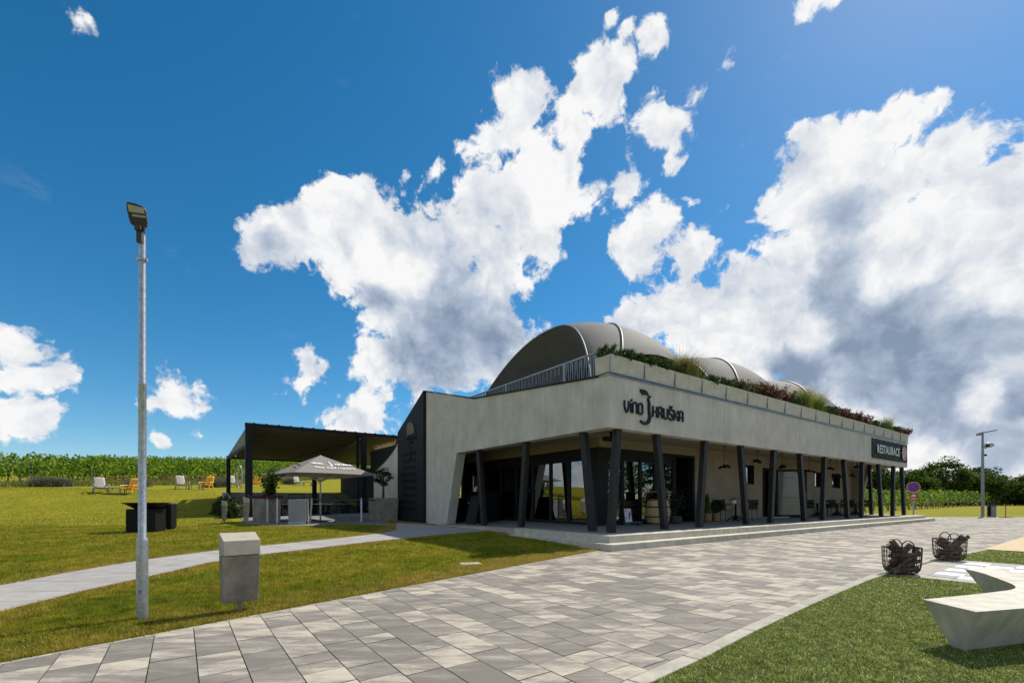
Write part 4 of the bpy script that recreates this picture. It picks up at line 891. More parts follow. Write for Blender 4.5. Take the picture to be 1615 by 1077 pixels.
for i in range(n):
    a_, b_ = bot[i]; s = i/(n-1); sh = t0*0.13*max(0,1-s/0.12) - t1*0.40*max(0,(s-0.8)/0.2)
    vs += [di[i]+Vector((0,0,HB)), do[i]+Vector((0,0,HB)), b_+sh+Vector((0,0,0.02)), a_+sh+Vector((0,0,0.02))]
fs = []
for i in range(n-1):
    for k in range(4): fs.append((i*4+k, (i+1)*4+k, (i+1)*4+(k+1) % 4, i*4+(k+1) % 4))
fs += [(3,2,1,0), tuple((n-1)*4+k for k in range(4))]
MB().add(vs, fs).build('seat', M['bench'], bn_, bevel=0.012)
# log baskets
def basket(label, loc_, rz, seed, group='wire baskets of firewood'):
    rr = random.Random(seed); t = thing('log_basket', label, 'basket', loc_, rz, group); Wd, Dp, H = 0.245, 0.16, 0.43
    def ring(z, sc): return [(Wd*sc*math.copysign(abs(math.cos(a))**0.6, math.cos(a)), Dp*sc*math.copysign(abs(math.sin(a))**0.6, math.sin(a)), z) for a in [2*math.pi*k/36 for k in range(36)]]
    lv = [(0.012,0.62),(0.03,0.78),(0.07,0.90),(0.13,0.96),(0.20,0.985),(0.28,1.0),(0.36,1.01),(H,1.02)]
    mb = MB()
    for z, sc in lv: mb.tube(ring(z, sc), 0.0045 if z < H else 0.008, 5, closed=True)
    for k in range(36): mb.tube([ring(z, sc)[k] for z, sc in lv], 0.0036, 4)
    for k in range(-4, 5): mb.tube([(k*0.045,-Dp*0.6,0.012),(k*0.045,Dp*0.6,0.012)], 0.0036, 4)
    mb.build('wire_cage', M['wire'], t)
    for sy in (-1, 1):
        MB().tube([(0.095*math.cos(a), sy*Dp*1.0, H-0.03+0.145*math.sin(a)) for a in [math.pi*k/16 for k in range(17)]], 0.008, 6).build('handle', M['wire'], t, smooth=True)
    return t
def log(label, p, q, r, seed, group):
    rr = random.Random(seed); P, Q = Vector(p), Vector(q); t = thing('log', label, 'log', P.lerp(Q, .5), 0, group); d = (Q-P)/2; mb = MB(); n = 9
    ax = d.normalized(); u = ax.orthogonal().normalized(); w = ax.cross(u); rs = [r*rr.uniform(0.78,1.15) for _ in range(n)]; split = rr.random() < 0.6
    if split: rs = [x*(0.35 if k in (0,1,8) else 1) for k, x in enumerate(rs)]
    vs = []; m_ = 6
    for i in range(m_):
        f = -1+2*i/(m_-1)
        for k in range(n):
            an = 2*math.pi*k/n; rad = rs[k]*rr.uniform(0.93,1.06); vs.append(d*f+(u*math.cos(an)+w*math.sin(an))*rad)
    mb.add(vs, [(i*n+k, i*n+(k+1) % n, (i+1)*n+(k+1) % n, (i+1)*n+k) for i in range(m_-1) for k in range(n)]); mb.build('bark', M['log'], t)
    e = MB()
    for s_, i in ((-1,0),(1,m_-1)):
        ring = [vs[i*n+k]*1.0+ax*(s_*0.002) for k in range(n)]; e.add(ring, [tuple(range(n))])
    e.build('cut_end', M['logend'], t)
def fill(bx, by, rz, seed, group, desc):
    rr = random.Random(seed); c, s = math.cos(rz), math.sin(rz); T = lambda x, y, z: (bx+c*x-s*y, by+s*x+c*y, z+0.02)
    k = 0
    for lay in range(4):
        z = 0.065+0.085*lay
        for j in range(3):
            y = -0.085+0.085*j+rr.uniform(-.015,.015); tl = rr.uniform(-0.04,0.05)*(1+lay); hl = rr.uniform(0.14,0.18); yy = rr.uniform(-0.03,0.03); x0 = rr.uniform(-0.03,0.03)
            log(desc, T(x0-hl,y-yy,max(0.06,z-tl)), T(x0+hl,y+yy,max(0.06,z+tl)), rr.uniform(0.038,0.05), seed*100+k, group); k += 1
B1 = (6.29,7.42); B2 = (8.66,9.1)
basket('wire log basket nearer the bench, with one log sticking up', (*B1,0.018), R(-12), 1); fill(*B1, R(-12), 5, 'logs in the nearer basket', 'dark split log piled inside the nearer wire basket')
log('reddish split log standing upright out of the nearer basket', (B1[0]+0.05,B1[1],0.30), (B1[0]-0.15,B1[1]+0.02,0.56), 0.04, 77, None); log('pale barked log leaning at the right of the nearer basket', (B1[0]+0.12,B1[1]-0.05,0.14), (B1[0]+0.22,B1[1]-0.02,0.44), 0.042, 78, None)
basket('wire log basket farther away beside the chessboard', (*B2,0.018), R(-20), 2); fill(*B2, R(-20), 9, 'logs in the farther basket', 'split log piled inside the farther wire basket')
log('pale log sticking out at the right of the farther basket', (B2[0]-0.05,B2[1]-0.06,0.22), (B2[0]+0.30,B2[1]-0.05,0.50), 0.05, 91, None)
# ------------------------------------------------------------------ lawn: fire bowl, loungers, hoops
p = Vector((-12.25,15.4,0)); fb_ = thing('fire_bowl', 'black steel fire bowl on a dark cube base on the lawn', 'fire bowl', (p.x, p.y, hz(p.x,p.y)), R(14))
MB().box(-0.42,0.42,-0.36,0.36,0.03,0.78).build('base', M['black'], fb_, bevel=0.02)
MB().lathe([(0.25,0.78),(0.3,0.78),(0.62,0.97),(0.68,0.975),(0.68,0.99),(0.6,0.985),(0.25,0.82),(0.0,0.81)], 40).build('bowl', M['black'], fb_, smooth=False)
p2 = Vector((-12.55,16.6,0)); cb = thing('storage_box', 'tall black box standing behind the fire bowl', 'box', (p2.x, p2.y, hz(p2.x,p2.y)), R(20)); MB().box(-0.3,0.3,-0.3,0.3,0.06,0.95).build('body', M['black'], cb, bevel=0.05)
mb = MB()
for sx in (-.2,.2):
    for sy in (-.2,.2): mb.box(sx-.05,sx+.05,sy-.05,sy+.05,0,0.06)
mb.build('feet', M['black'], cb)
def lounger(label, px, Y, rz, mt):
    X = (px-CX)/F*Y; t = thing('lounge_chair', label, 'lounge chair', (X, Y, hz(X,Y)), rz, 'lounge chairs along the vineyard'); k = 1.0
    # faces -y ; width .72
    mb = MB(); mb.grid(lambda s, u: tuple(Vector(((-0.33+0.66*s), -0.42+0.62*u, 0.36-0.07*u+0.03*(2*s-1)**2))*k), 6, 6); o = mb.build('seat', M[mt], t, smooth=True); m_ = o.modifiers.new('s','SOLIDIFY'); m_.thickness = 0.03
    mb = MB(); mb.grid(lambda s, u: tuple(Vector(((-0.33+0.66*s)*(1-0.10*u), 0.20+0.36*u, 0.29+0.78*u-0.03*(2*s-1)**2))*k), 6, 6); o = mb.build('backrest', M[mt], t, smooth=True); m_ = o.modifiers.new('s','SOLIDIFY'); m_.thickness = 0.03
    for sx in (-1, 1):
        MB().tube([Vector((sx*0.36,-0.42,0.37))*k, Vector((sx*0.40,-0.30,0.55))*k, Vector((sx*0.40,0.16,0.56))*k, Vector((sx*0.35,0.36,0.58))*k], 0.032, 6).build('armrest', M[mt], t, smooth=True)
        MB().bar(Vector((sx*0.35,-0.40,0))*k, Vector((sx*0.34,-0.38,0.40))*k, 0.06, 0.05).build('leg', M[mt], t); MB().bar(Vector((sx*0.36,0.30,0))*k, Vector((sx*0.33,0.16,0.36))*k, 0.06, 0.05).build('leg', M[mt], t)
def side_table(label, px, Y):
    X = (px-CX)/F*Y; t = thing('side_table', label, 'side table', (X, Y, hz(X,Y)), R(10), 'low tables between the lounge chairs')
    MB().box(-0.40,0.40,-0.28,0.28,0.36,0.41).build('table_top', M['greychair'], t, bevel=0.015)
    for sx in (-1,1):
        for sy in (-1,1): MB().bar((sx*0.37,sy*0.25,0),(sx*0.35,sy*0.23,0.37),0.05,0.05).build('leg', M['greychair'], t)
for i, (pg, pt, py_, Y, w) in enumerate(((159,183,205,31,'leftmost'),(287,308,326,35.5,'second'),(368,386,403,41,'third'),(470,485,499,50,'far'))):
    nm = ['leftmost pair, nearest the lavender','pair just right of the lamp post','pair seen behind the left pergola post','pair seen under the parasol'][i]
    lounger('taupe lounge chair of the '+nm, pg, Y, R(52), 'greychair'); side_table('low taupe table of the '+nm, pt, Y); lounger('yellow lounge chair of the '+nm, py_, Y+0.3, R(8 if i < 3 else -40), 'yellow')
for px, Y, lab, w in ((378,37.5,'upright oval grey metal hoop left of the tall pergola post',0.42),(543,44.5,'upright narrow metal hoop seen right of the parasol pole',0.36)):
    X = (px-CX)/F*Y; z = hz(X,Y); t = thing('metal_hoop', lab, 'hoop', (X,Y,z), R(0), 'metal hoops on the lawn')
    MB().tube([(w*0.5*math.cos(a), 0.0, 0.95+0.92*math.sin(a)) for a in [2*math.pi*k/36 for k in range(36)]], 0.05, 7, closed=True).build('ring', M['galv'], t, smooth=True)
    MB().box(-0.06,0.06,-0.06,0.06,-0.05,0.06).build('foot', M['galv'], t)
# ------------------------------------------------------------------ sunken terrace: walls, floor, pergola
TF = 0.16
fp = [loc(*gph(x, y)[:2]) for x, y in ((386,827),(415,829),(450,830),(500,829),(545,827),(590,828),(630,833))]
mb = MB(); fr_ = resample([Vector((p[0],p[1],0)) for p in fp], 25)
def tfl(s, t):
    p = fr_[min(24, round(s*24))]; q_ = Vector((-6.7+7.2*s, 19.3, 0)); c = p.lerp(q_, t); w = W(c.x, c.y); return (c.x, c.y, hz(w.x, w.y)+0.02)
mb.grid(tfl, 24, 12); mb.grid(lambda s, t: (-6.9+8.0*s, 19.15+10.6*t, TF), 4, 8)
tag(mb.build('terrace_floor', M['deck'], xf=XFB), kind='structure')
rw = thing('retaining_wall', 'low grey retaining wall around the sunken terrace', 'wall', (KX, KY, 0), RZ)
mb = MB()
for k in range(8):
    a0_ = -6.9+k*1.08; mb.box(a0_+0.004, a0_+1.076, 29.5, 29.8, -0.1, 1.78)
mb.build('back_wall', M['concrete_dark'], rw)
mb = MB(); mb.extr([(-6.9,b,z) for b, z in ((19.3,-0.1),(29.49,-0.1),(29.49,1.78),(24.5,1.25),(19.3,0.95))], (0.28,0,0)); mb.build('side_wall', M['concrete_dark'], rw)
MB().box(1.15, 1.4, 14.5, 20.6, -0.1, 1.7).box(1.15, 1.4, 20.61, 29.49, -0.1, 3.4).build('shade_wall', M['interior'], rw)  # dark wall added for the unlit interior, raised to keep sun off the terrace
pg = thing('pergola', 'dark framed pergola with sloping striped awning roof over the terrace', 'pergola', (KX, KY, 0), RZ)
FLb, BLb = 20.8, 29.2; ZF, ZB = 5.46, 4.16; AL, AR = -6.19, 0.0; ALb = -6.55
def post(a, b, zt, w=0.2, d=0.2): MB().box(a-w, a+w, b-d, b+d, TF, zt).build('post', M['dark'], pg)
post(AL, FLb, ZF, 0.17, 0.17); post(0.18, FLb, ZF-0.02, 0.14, 0.17); post(-0.13, FLb+0.2, ZF-0.05, 0.08, 0.08); post(ALb, BLb, ZB, 0.12, 0.12); post(-0.9, BLb, ZB, 0.15, 0.12); 
mb = MB(); mb.box(AL-0.18, 4.2, FLb-0.14, FLb+0.14, ZF-0.16, ZF+0.03)
for k in range(16): mb.box(AL+0.2+k*0.62, AL+0.3+k*0.62, FLb-0.16, FLb+0.1, ZF+0.031, ZF+0.06)
mb.build('front_beam', M['dark'], pg)
MB().box(ALb-0.12, 4.2, BLb-0.12, BLb+0.12, ZB-0.05, ZB+0.15).build('back_beam', M['dark'], pg)
MB().bar((AL-0.05,FLb+0.18,4.26),(ALb-0.05,BLb-0.13,4.14),0.14,0.2).build('side_beam', M['dark'], pg); MB().bar((AR+0.1,FLb+0.15,ZF-0.1),(AR+0.1,BLb-0.13,ZB+0.05),0.12,0.16).build('side_beam', M['dark'], pg)
def awn(a0_, a1_, name, mt):
    mb = MB(); NS = 19; pts = []
    for k in range(NS*6+1):
        t = k/(NS*6); b = FLb+0.16+(BLb-FLb-0.3)*t; sag = 0.10*abs(math.sin(math.pi*(k/6))); pts.append((b, ZF-0.10+(ZB+0.1-ZF+0.10)*t - sag))
    m_ = len(pts); vs = [(a0_,b,z) for b, z in pts]+[(a1_,b,z) for b, z in pts]; mb.add(vs, [(i,i+1,m_+i+1,m_+i) for i in range(m_-1)]); o = mb.build(name, mt, pg); s_ = o.modifiers.new('s','SOLIDIFY'); s_.thickness = 0.02
    mb = MB()
    for k in range(1, NS):
        t = k/NS; b = FLb+0.16+(BLb-FLb-0.3)*t; z = ZF-0.10+(ZB+0.1-ZF+0.10)*t; mb.box(a0_, a1_, b-0.06, b+0.06, z-0.07, z-0.003)
    mb.build('awning_bars', M['dark'], o)
awn(AL+0.05, 0.0, 'awning', M['awning']); awn(0.2, 4.2, 'awning', M['gable'])
MB().extr([(AL-0.04,FLb+0.17,4.37),(ALb-0.04,BLb-0.1,4.25),(ALb-0.04,BLb-0.1,4.30),(AL-0.04,FLb+0.17,5.40)], (0.03,0,0)).build('gable_panel', M['gable'], pg)
MB().bar((AR-0.1,FLb,5.0),(-2.7,BLb-0.3,4.22),0.05,0.05).build('brace', M['dark'], pg)
# hedge at the left of the terrace
def bush(name, label, cat, c, rx, ry, h, n, size, mt, group=None, rz=0, zlow=0.0):
    t = thing(name, label, cat, c, rz, group); u = RNG.normal(size=(n,3)); u /= np.linalg.norm(u,axis=1)[:,None]; r = RNG.uniform(0.55,1.0,n)[:,None]**0.5; u[:,2] = np.abs(u[:,2])
    lum = 1+0.22*np.sin(u[:,0]*7+u[:,1]*5)[:,None]*np.cos(u[:,2]*6+u[:,1]*4)[:,None]
    npmesh('foliage', leaves(u*r*lum*np.array([rx,ry,h])+np.array([0,0,zlow]), size), 4, M[mt], t); mb = MB()
    for k in range(5): mb.tube([(0,0,-0.05),(RNG.normal(0,rx*0.3),RNG.normal(0,ry*0.3),h*0.6+zlow)],[0.02,0.008],5)
    mb.build('stem', M['bark'], t); return t
for i, (a, b, s) in enumerate(((-6.95,19.7,0.8),(-7.1,20.7,0.82),(-7.3,21.8,0.85))):
    w = W(a, b); w.z = hz(w.x, w.y)-0.05; bush('hedge_shrub', ['dark hedge shrub nearest the slim concrete bins','dark hedge shrub in the middle beside the terrace wall','dark hedge shrub at the back beside the terrace wall'][i], 'shrub', w, 0.8*s, 0.75*s, 1.15*s, 1800, 0.11, 'hedge', 'hedge beside the terrace')
# concrete planters
def planter(label, w, rz, sx, sy, h):
    t = thing('concrete_planter', label, 'planter', w, rz, 'concrete planters on the terrace')
    MB().hexa([(-sx*.47,-sy*.47,0),(sx*.47,-sy*.47,0),(sx*.47,sy*.47,0),(-sx*.47,sy*.47,0),(-sx/2,-sy/2,h),(sx/2,-sy/2,h),(sx/2,sy/2,h),(-sx/2,sy/2,h)]).build('box', M['concrete_dark'], t, bevel=0.015)
    MB().box(-sx*.45,sx*.45,-sy*.45,sy*.45,h-0.02,h+0.012).build('soil', M['soil'], t)
p = gp(411, 824.5, TF); c = Vector((p.x, p.y+0.55, TF)); planter('concrete planter full of flowers at the left of the terrace', c, RZ-R(8), 1.2, 1.0, 1.12)
t = thing('planter_shrub', 'upright dark shrub rising from the left concrete planter', 'shrub', c+Vector((0.1,0,1.12))); out = []; mb = MB()
for k in range(11):
    e = np.array([RNG.normal(0.1,0.28), RNG.normal(0,0.2), RNG.uniform(0.7,1.45)]); mb.tube([(0,0,-0.1),tuple(e)],[0.02,0.008],5)
    for s in np.linspace(0.15,1,9): out.append(e*s+RNG.normal(0,0.09,(14,3)))
npmesh('foliage', leaves(np.concatenate(out),0.11), 4, M['hedge'], t); mb.build('stem', M['bark'], t)
t = thing('flower_bed', 'low magenta flowers along the rim of the left planter', 'flowers', c+Vector((0,0,1.12))); n = 900; f = np.stack([RNG.uniform(-.62,.62,n),RNG.uniform(-.55,.55,n),RNG.uniform(0,.16,n)],1)
npmesh('petals', leaves(f[:600],0.06), 4, M['petal'], t); npmesh('foliage', leaves(f[600:],0.07), 4, M['hedge'], t)
p = gp(600, 822, TF); c = Vector((p.x, p.y+0.5, TF)); planter('concrete planter holding a small olive tree by the curved wall', c, RZ, 1.15, 1.15, 1.15)
def tree(name, label, c, h, crown_r, crown_h, trunk_r, nclump, nleaf, lsize, mt, group=None, base=0.35, seed=0, lean=(0,0), cr=0.38, kind=None):
    rg = np.random.default_rng(seed+100); t = thing(name, label, 'tree', c, 0, group); mb = MB(); top = Vector((lean[0],lean[1],h*0.8))
    mb.tube([(0,0,-0.2), tuple(top*0.35+Vector((0.04*h*rg.normal(),0.02*h*rg.normal(),0))), tuple(top*0.7), tuple(top)], [trunk_r*1.25, trunk_r*0.9, trunk_r*0.6, trunk_r*0.2], 8)
    cs = []; 
    for k in range(nclump):
        u = rg.normal(size=3); u /= np.linalg.norm(u); r = rg.uniform(0.35,1.0)**0.45
        p_ = np.array([u[0]*crown_r*r, u[1]*crown_r*r, h*base+(h*(1-base))*0.5+u[2]*(h*(1-base))*0.5*r]) ; p_[:2] += np.array(lean)*(p_[2]/h); cs.append(p_)
        if k % 3 == 0: s = top*rg.uniform(0.35,0.85); mb.tube([tuple(s), tuple(Vector(p_)*0.5+s*0.5+Vector((0,0,-0.03*h))), tuple(p_)], [trunk_r*0.35, trunk_r*0.2, trunk_r*0.06], 5)
    pts = []
    for p_ in cs:
        k = int(nleaf*rg.uniform(0.6,1.4)); d = rg.normal(size=(k,3)); d /= np.linalg.norm(d,axis=1)[:,None]; d *= (rg.uniform(0,1,k)**0.5)[:,None]; s_ = crown_r*cr*rg.uniform(0.7,1.35); pts.append(p_+d*np.array([s_,s_,s_*0.62]))
    npmesh('crown', leaves(np.concatenate(pts), lsize, rng=rg), 4, M[mt], t); mb.build('trunk', M['bark'], t, smooth=True); return t
tree('olive_tree', 'small round olive tree in the right concrete planter', c+Vector((0,0,1.15)), 1.6, 0.46, 1.0, 0.06, 34, 46, 0.08, 'olive', base=0.40, seed=5, cr=0.36)
# parasol
um = thing('parasol', 'large square taupe parasol with white lettering over the terrace', 'parasol', (-9.42,22.6,TF), R(0))
AP, RIM, HD = 3.26, 2.26, 2.85
cor = [(0.05,-HD,RIM),(HD,0,RIM),(0,HD,RIM),(-HD*0.98,0.05,RIM)]; mb = MB()
for i in range(4):
    p0, p1 = Vector(cor[i]), Vector(cor[(i+1) % 4]); ap = Vector((0,0,AP))
    mb.grid(lambda s, t: tuple(ap.lerp(p0.lerp(p1, t), 0.02+0.98*s) - Vector((0,0,0.02*math.sin(math.pi*s)*math.sin(math.pi*t)+0.02*s*s*math.sin(math.pi*t)*-1))), 10, 10)
o = mb.build('canopy', M['parasol'], um, smooth=False); s_ = o.modifiers.new('s','SOLIDIFY'); s_.thickness = 0.012
MB().lathe([(0.04,0),(0.04,RIM-0.2),(0.03,AP)],14).build('pole', M['white_metal'], um, smooth=True); MB().box(-0.45,0.45,-0.45,0.45,0,0.06).build('base', M['dark'], um)
for i in range(8):
    a_ = Vector(cor[i//2]) if i % 2 == 0 else (Vector(cor[i//2])+Vector(cor[(i//2+1) % 4]))/2
    MB().bar((0,0,1.95), tuple(Vector((0,0,AP)).lerp(a_,0.55)-Vector((0,0,0.12))), 0.03,0.03).build('rib', M['white_metal'], um)
p0, p1 = Vector(cor[0]), Vector(cor[1]); ap = Vector((0,0,AP)); ex = (p1-p0).normalized(); mid = (p0+p1)/2; ey = (ap-mid).normalized(); ez = ex.cross(ey); 
def MP(x, y): o_ = mid+ex*x+ey*y+ez*0.03; return Matrix(((ex.x,ey.x,ez.x,o_.x),(ex.y,ey.y,ez.y,o_.y),(ex.z,ey.z,ez.z,o_.z),(0,0,0,1)))
mp = MP(0,0.95)
text('lettering', 'VÍNO', 0.22, M['white'], um, MP(-0.60,1.02), 0.002, bold=0.012); text('lettering', 'HRUŠKA', 0.22, M['white'], um, MP(0.66,1.02), 0.002, bold=0.012); text('lettering', 'Víno, když i nechtěj', 0.30, M['white'], um, MP(0.05,0.55), 0.002, shear=0.45, sx=0.82, bold=0.004)
em = MP(0.03,1.14); mb = MB(); mb.ribbon([((q[0]-770)*0.00125, -(q[1]-520)*0.001) for q in JP], [w*0.0017 for w in JW], lambda x, y, d: tuple(em@Vector((x,y,d))), 0.004); mb.build('emblem', M['white'], um)
mb = MB(); 
for x, y, l in ((-1.62,0.62,0.16),(-1.9,0.34,0.08)): mb.tube([tuple(MP(x,y+l)@Vector((0,0,0.03))), tuple(MP(x+0.05,y+l*0.4)@Vector((0,0,0.04))), tuple(MP(x+0.06,y-l*0.5)@Vector((0,0,0.06)))], 0.022, 5)
mb.build('strap', M['black'], um)
# stanchions and belts
ST = [(401,823.5,0),(422,824.5,0),(437.5,826,0),(489,825,3),(570,823.5,0)]; tops = []
for i, (px, py_, ln) in enumerate(ST):
    w = gp(px, py_, TF); lab = ['steel belt post just left of the flower planter edge','steel belt post second from the flower planter','steel belt post left of the grey host stand','leaning steel belt post right of the grey host stand','steel belt post nearest the olive tree planter'][i]
    t = thing('belt_post', lab, 'belt post', w, 0, 'belt posts along the terrace'); lx = 0.09 if ln else 0
    MB().lathe([(0.19,0),(0.19,0.02),(0.04,0.05)],20).build('foot', M['railing'], t); MB().tube([(0,0,0.03),(lx,0,1.10)],0.038,12).build('pole', M['white_metal'], t); MB().lathe([(0.042,1.09),(0.042,1.16),(0.02,1.17)],12,(lx,0,0)).build('cap', M['railing'], t); tops.append(w+Vector((lx,0,1.10)))
def belt(lab, p, q):
    mb = MB(); P = [p.lerp(q,k/12)-Vector((0,0,0.05*math.sin(math.pi*k/12))) for k in range(13)]
    for k in range(12): mb.bar(P[k],P[k+1],0.012,0.07)
    tag(mb.build('barrier_belt', M['belt']), lab, 'barrier belt', 'barrier belts')
belt('dark belt strung between the two posts left of the parasol', tops[0], tops[1]); belt('dark belt from the leaning post to the olive planter post', tops[3], tops[4]); belt('dark belt from the last post to the black pylon', tops[4], W(-0.05,14.5,1.22)); belt('short dark belt before the flower planter', tops[1], tops[2])
# host stand
w = gp(467, 827, TF); t = thing('host_stand', 'grey host stand with dark rounded rail on top', 'host stand', w+Vector((0,0.25,0)), R(6)); MB().box(-0.36,0.36,-0.24,0.24,0.0,1.10).build('body', M['fabric_grey'], t, bevel=0.02); MB().box(-0.37,0.37,-0.25,0.25,0,0.12).build('plinth', M['galv'], t)
MB().tube([(-0.36,-0.2,1.08),(-0.36,-0.2,1.26),(-0.28,-0.2,1.32),(0.34,-0.2,1.32),(0.41,-0.2,1.26),(0.41,-0.2,0.02)],0.028,8).build('rail', M['dark'], t, smooth=True); MB().box(-0.3,0.3,-0.15,0.15,1.101,1.16).build('tray', M['black'], t)
# ------------------------------------------------------------------ furniture
def make_chair(label):
    t = thing('metal_chair', label, 'chair', (0,0,0), 0, 'dark slatted metal chairs'); m_ = M['black']
    mb = MB()
    for k in range(7): mb.box(-0.24,0.24,-0.24+k*0.07,-0.24+k*0.07+0.05,0.455,0.475)
    mb.build('seat', m_, t); mb = MB()
    for k in range(6): z = 0.53+k*0.068; y = 0.24+0.02*k; mb.bar((-0.25,y,z),(0.25,y,z),0.02,0.055,(0,0.25,1))
    for sx in (-.25,.25): mb.tube([(sx,0.22,0.46),(sx,0.36,0.94)],0.012,6)
    mb.build('backrest', m_, t)
    for sx in (-1,1):
        MB().tube([(sx*.27,0.26,0.68),(sx*.29,0.05,0.70),(sx*.29,-0.18,0.69),(sx*.27,-0.22,0.47)],0.014,6).build('armrest', m_, t)
        MB().tube([(sx*.22,-0.2,0.455),(sx*.27,-0.27,0)],0.011,6).build('leg', m_, t); MB().tube([(sx*.22,0.2,0.455),(sx*.27,0.30,0)],0.011,6).build('leg', m_, t)
    return t
def make_table(label, r=0.38, h=0.74, sq=True):
    t = thing('cafe_table', label, 'table', (0,0,0), 0, 'dark cafe tables')
    (MB().box(-r,r,-r,r,h-0.03,h) if sq else MB().lathe([(r,h-0.03),(r,h)],28)).build('table_top', M['wood_top'] if sq else M['black'], t, bevel=0.005)
    MB().tube([(0,0,0.02),(0,0,h-0.03)],0.04,10).build('column', M['black'], t); mb = MB()
    for k in range(4): a_ = math.pi/4+k*math.pi/2; mb.bar((0,0,0.24),(0.36*math.cos(a_),0.36*math.sin(a_),0.02),0.05,0.05)
    mb.build('base', M['black'], t); return t
c0 = make_chair('dark slatted metal chair facing right beside the potted cones'); ZD = 0.332
c0.location = W(9.05,1.95,ZD); c0.rotation_euler = (0,0,RZ+R(90))
t0 = make_table('dark cafe table carrying a flower pot beside the potted cones'); t0.location = W(9.95,1.9,ZD); t0.rotation_euler = (0,0,RZ)
CH = [(10.95,1.85,-88,'dark slatted metal chair right of the flower pot table'),(17.2,1.9,100,'dark slatted metal chair right of the glass entrance door'),(18.7,1.75,-95,'dark slatted metal chair facing the entrance door'),(19.8,1.8,95,'dark slatted metal chair under the left of the paired windows'),(21.3,1.75,-92,'dark slatted metal chair between the paired windows'),(22.5,1.8,92,'dark slatted metal chair under the last porch window'),(24.1,1.7,-95,'dark slatted metal chair at the far end of the porch')]
for a, b, r_, lab in CH: dup(c0, W(a,b,ZD), RZ+R(r_), lab)
for a, lab in ((17.95,'dark cafe table between chairs right of the entrance door'),(20.55,'dark cafe table under the paired windows'),(23.3,'dark cafe table at the far end of the porch')): dup(t0, W(a,1.8,ZD), RZ, lab)
vs_ = thing('flower_pot', 'small pale pot of flowers on the porch cafe table', 'flower pot', W(9.8,1.9,ZD+0.74)); MB().lathe([(0.08,0),(0.11,0.14),(0.10,0.14),(0.0,0.12)],14).build('pot', M['tile_white'], vs_); f = RNG.normal(0,1,(90,3))*np.array([.12,.12,.05])+np.array([0,0,.19]); npmesh('foliage', leaves(f,0.05), 4, M['hedge'], vs_); npmesh('petals', leaves(f[:24]+np.array([0,0,.04]),0.04), 4, M['rgrass'], vs_)
# tall tables and stools in the terrace shade
TT = [(-4.9,24.5),(-3.0,22.3),(-1.3,23.6),(-2.2,26.5),(-4.4,27.6),(-0.9,20.4),(-4.6,20.6),(-2.6,19.3),(-5.4,22.6)]
for i, (a, b) in enumerate(TT):
    lab = 'dark table in the terrace shade, '+['behind the host stand','under the parasol','right of the parasol pole','by the back wall','at the back left of the terrace','nearest the olive tree','between host stand and planter','in front under the parasol','behind the left planter'][i]
    t = dup(t0, W(a,b,TF), RZ, lab, group='terrace tables'); t.scale = (1.25,1.25,1.15)
    for j, (dx, dy, r_) in enumerate(((-0.85,0,90),(0.85,0.1,-90))):
        dup(c0, W(a+dx,b+dy,TF), RZ+R(r_), 'dark metal chair %s the dark table %s' % ('left of' if j == 0 else 'right of', lab.split(', ')[1]), group='terrace chairs')
# barrel table, poster, bench, pots
br = thing('barrel_table', 'oak barrel table with black hoops and round wooden top', 'barrel', W(4.85,2.05,ZD)); prof = [(0.36,0),(0.405,0.2),(0.43,0.46),(0.405,0.72),(0.36,0.92),(0.34,0.92),(0.33,0.90),(0,0.90)]
MB().lathe(prof,32).build('barrel', M['oak'], br, smooth=False); 
for z, r_ in ((0.02,0.372),(0.26,0.42),(0.61,0.42),(0.87,0.372)): MB().lathe([(r_-0.012,z),(r_+0.004,z),(r_+0.004,z+0.045),(r_-0.012,z+0.045)],32).build('hoop', M['hoop'], br)
MB().lathe([(0.12,0.90),(0.12,1.16)],16).build('neck', M['black'], br); MB().lathe([(0.47,1.16),(0.47,1.195)],32).build('table_top', M['wood_top'], br)
tb = thing('low_bench', 'low teal wooden stand holding the poster', 'stand', W(3.62,2.18,ZD), RZ); MB().box(-0.36,0.36,-0.13,0.13,0.09,0.125).build('top', M['teal'], tb)
for sx in (-.3,.3): MB().box(sx-.03,sx+.03,-.11,.11,0,0.089).build('leg', M['teal'], tb)
ps = thing('poster', 'white poster with purple picture leaning on the teal stand', 'poster', W(3.42,2.2,ZD+0.125), RZ); MB().hexa([(-.17,-.02,0),(.17,-.02,0),(.17,0,0),(-.17,0,0),(-.17,.05,.46),(.17,.05,.46),(.17,.07,.46),(-.17,.07,.46)]).build('board', M['poster'], ps)
mb = MB(); L_ = lambda x, z: (x, -0.022+0.07*z/0.46, z)
for x0,x1,z0,z1 in ((0.02,0.08,0.08,0.3),(0.06,0.14,0.2,0.38),(-0.13,-0.1,0.1,0.2),(-0.13,-0.06,0.36,0.43)): mb.extr([L_(x0,z0),L_(x1,z0+0.02),L_(x1-0.01,z1),L_(x0+0.01,z1-0.02)],(0,-0.004,0))
mb.build('print', M['purple'], ps)
sp_ = thing('potted_shrub', 'dark bushy shrub in a round dark pot beside the barrel', 'potted plant', W(6.05,2.2,ZD)); MB().lathe([(0.24,0),(0.30,0.06),(0.28,0.28),(0.24,0.28),(0,0.26)],20).build('pot', M['pot'], sp_); f = RNG.normal(0,1,(900,3))*np.array([.17,.17,.26])+np.array([0,0,.75]); npmesh('foliage', leaves(f,0.07), 4, M['olive'], sp_)
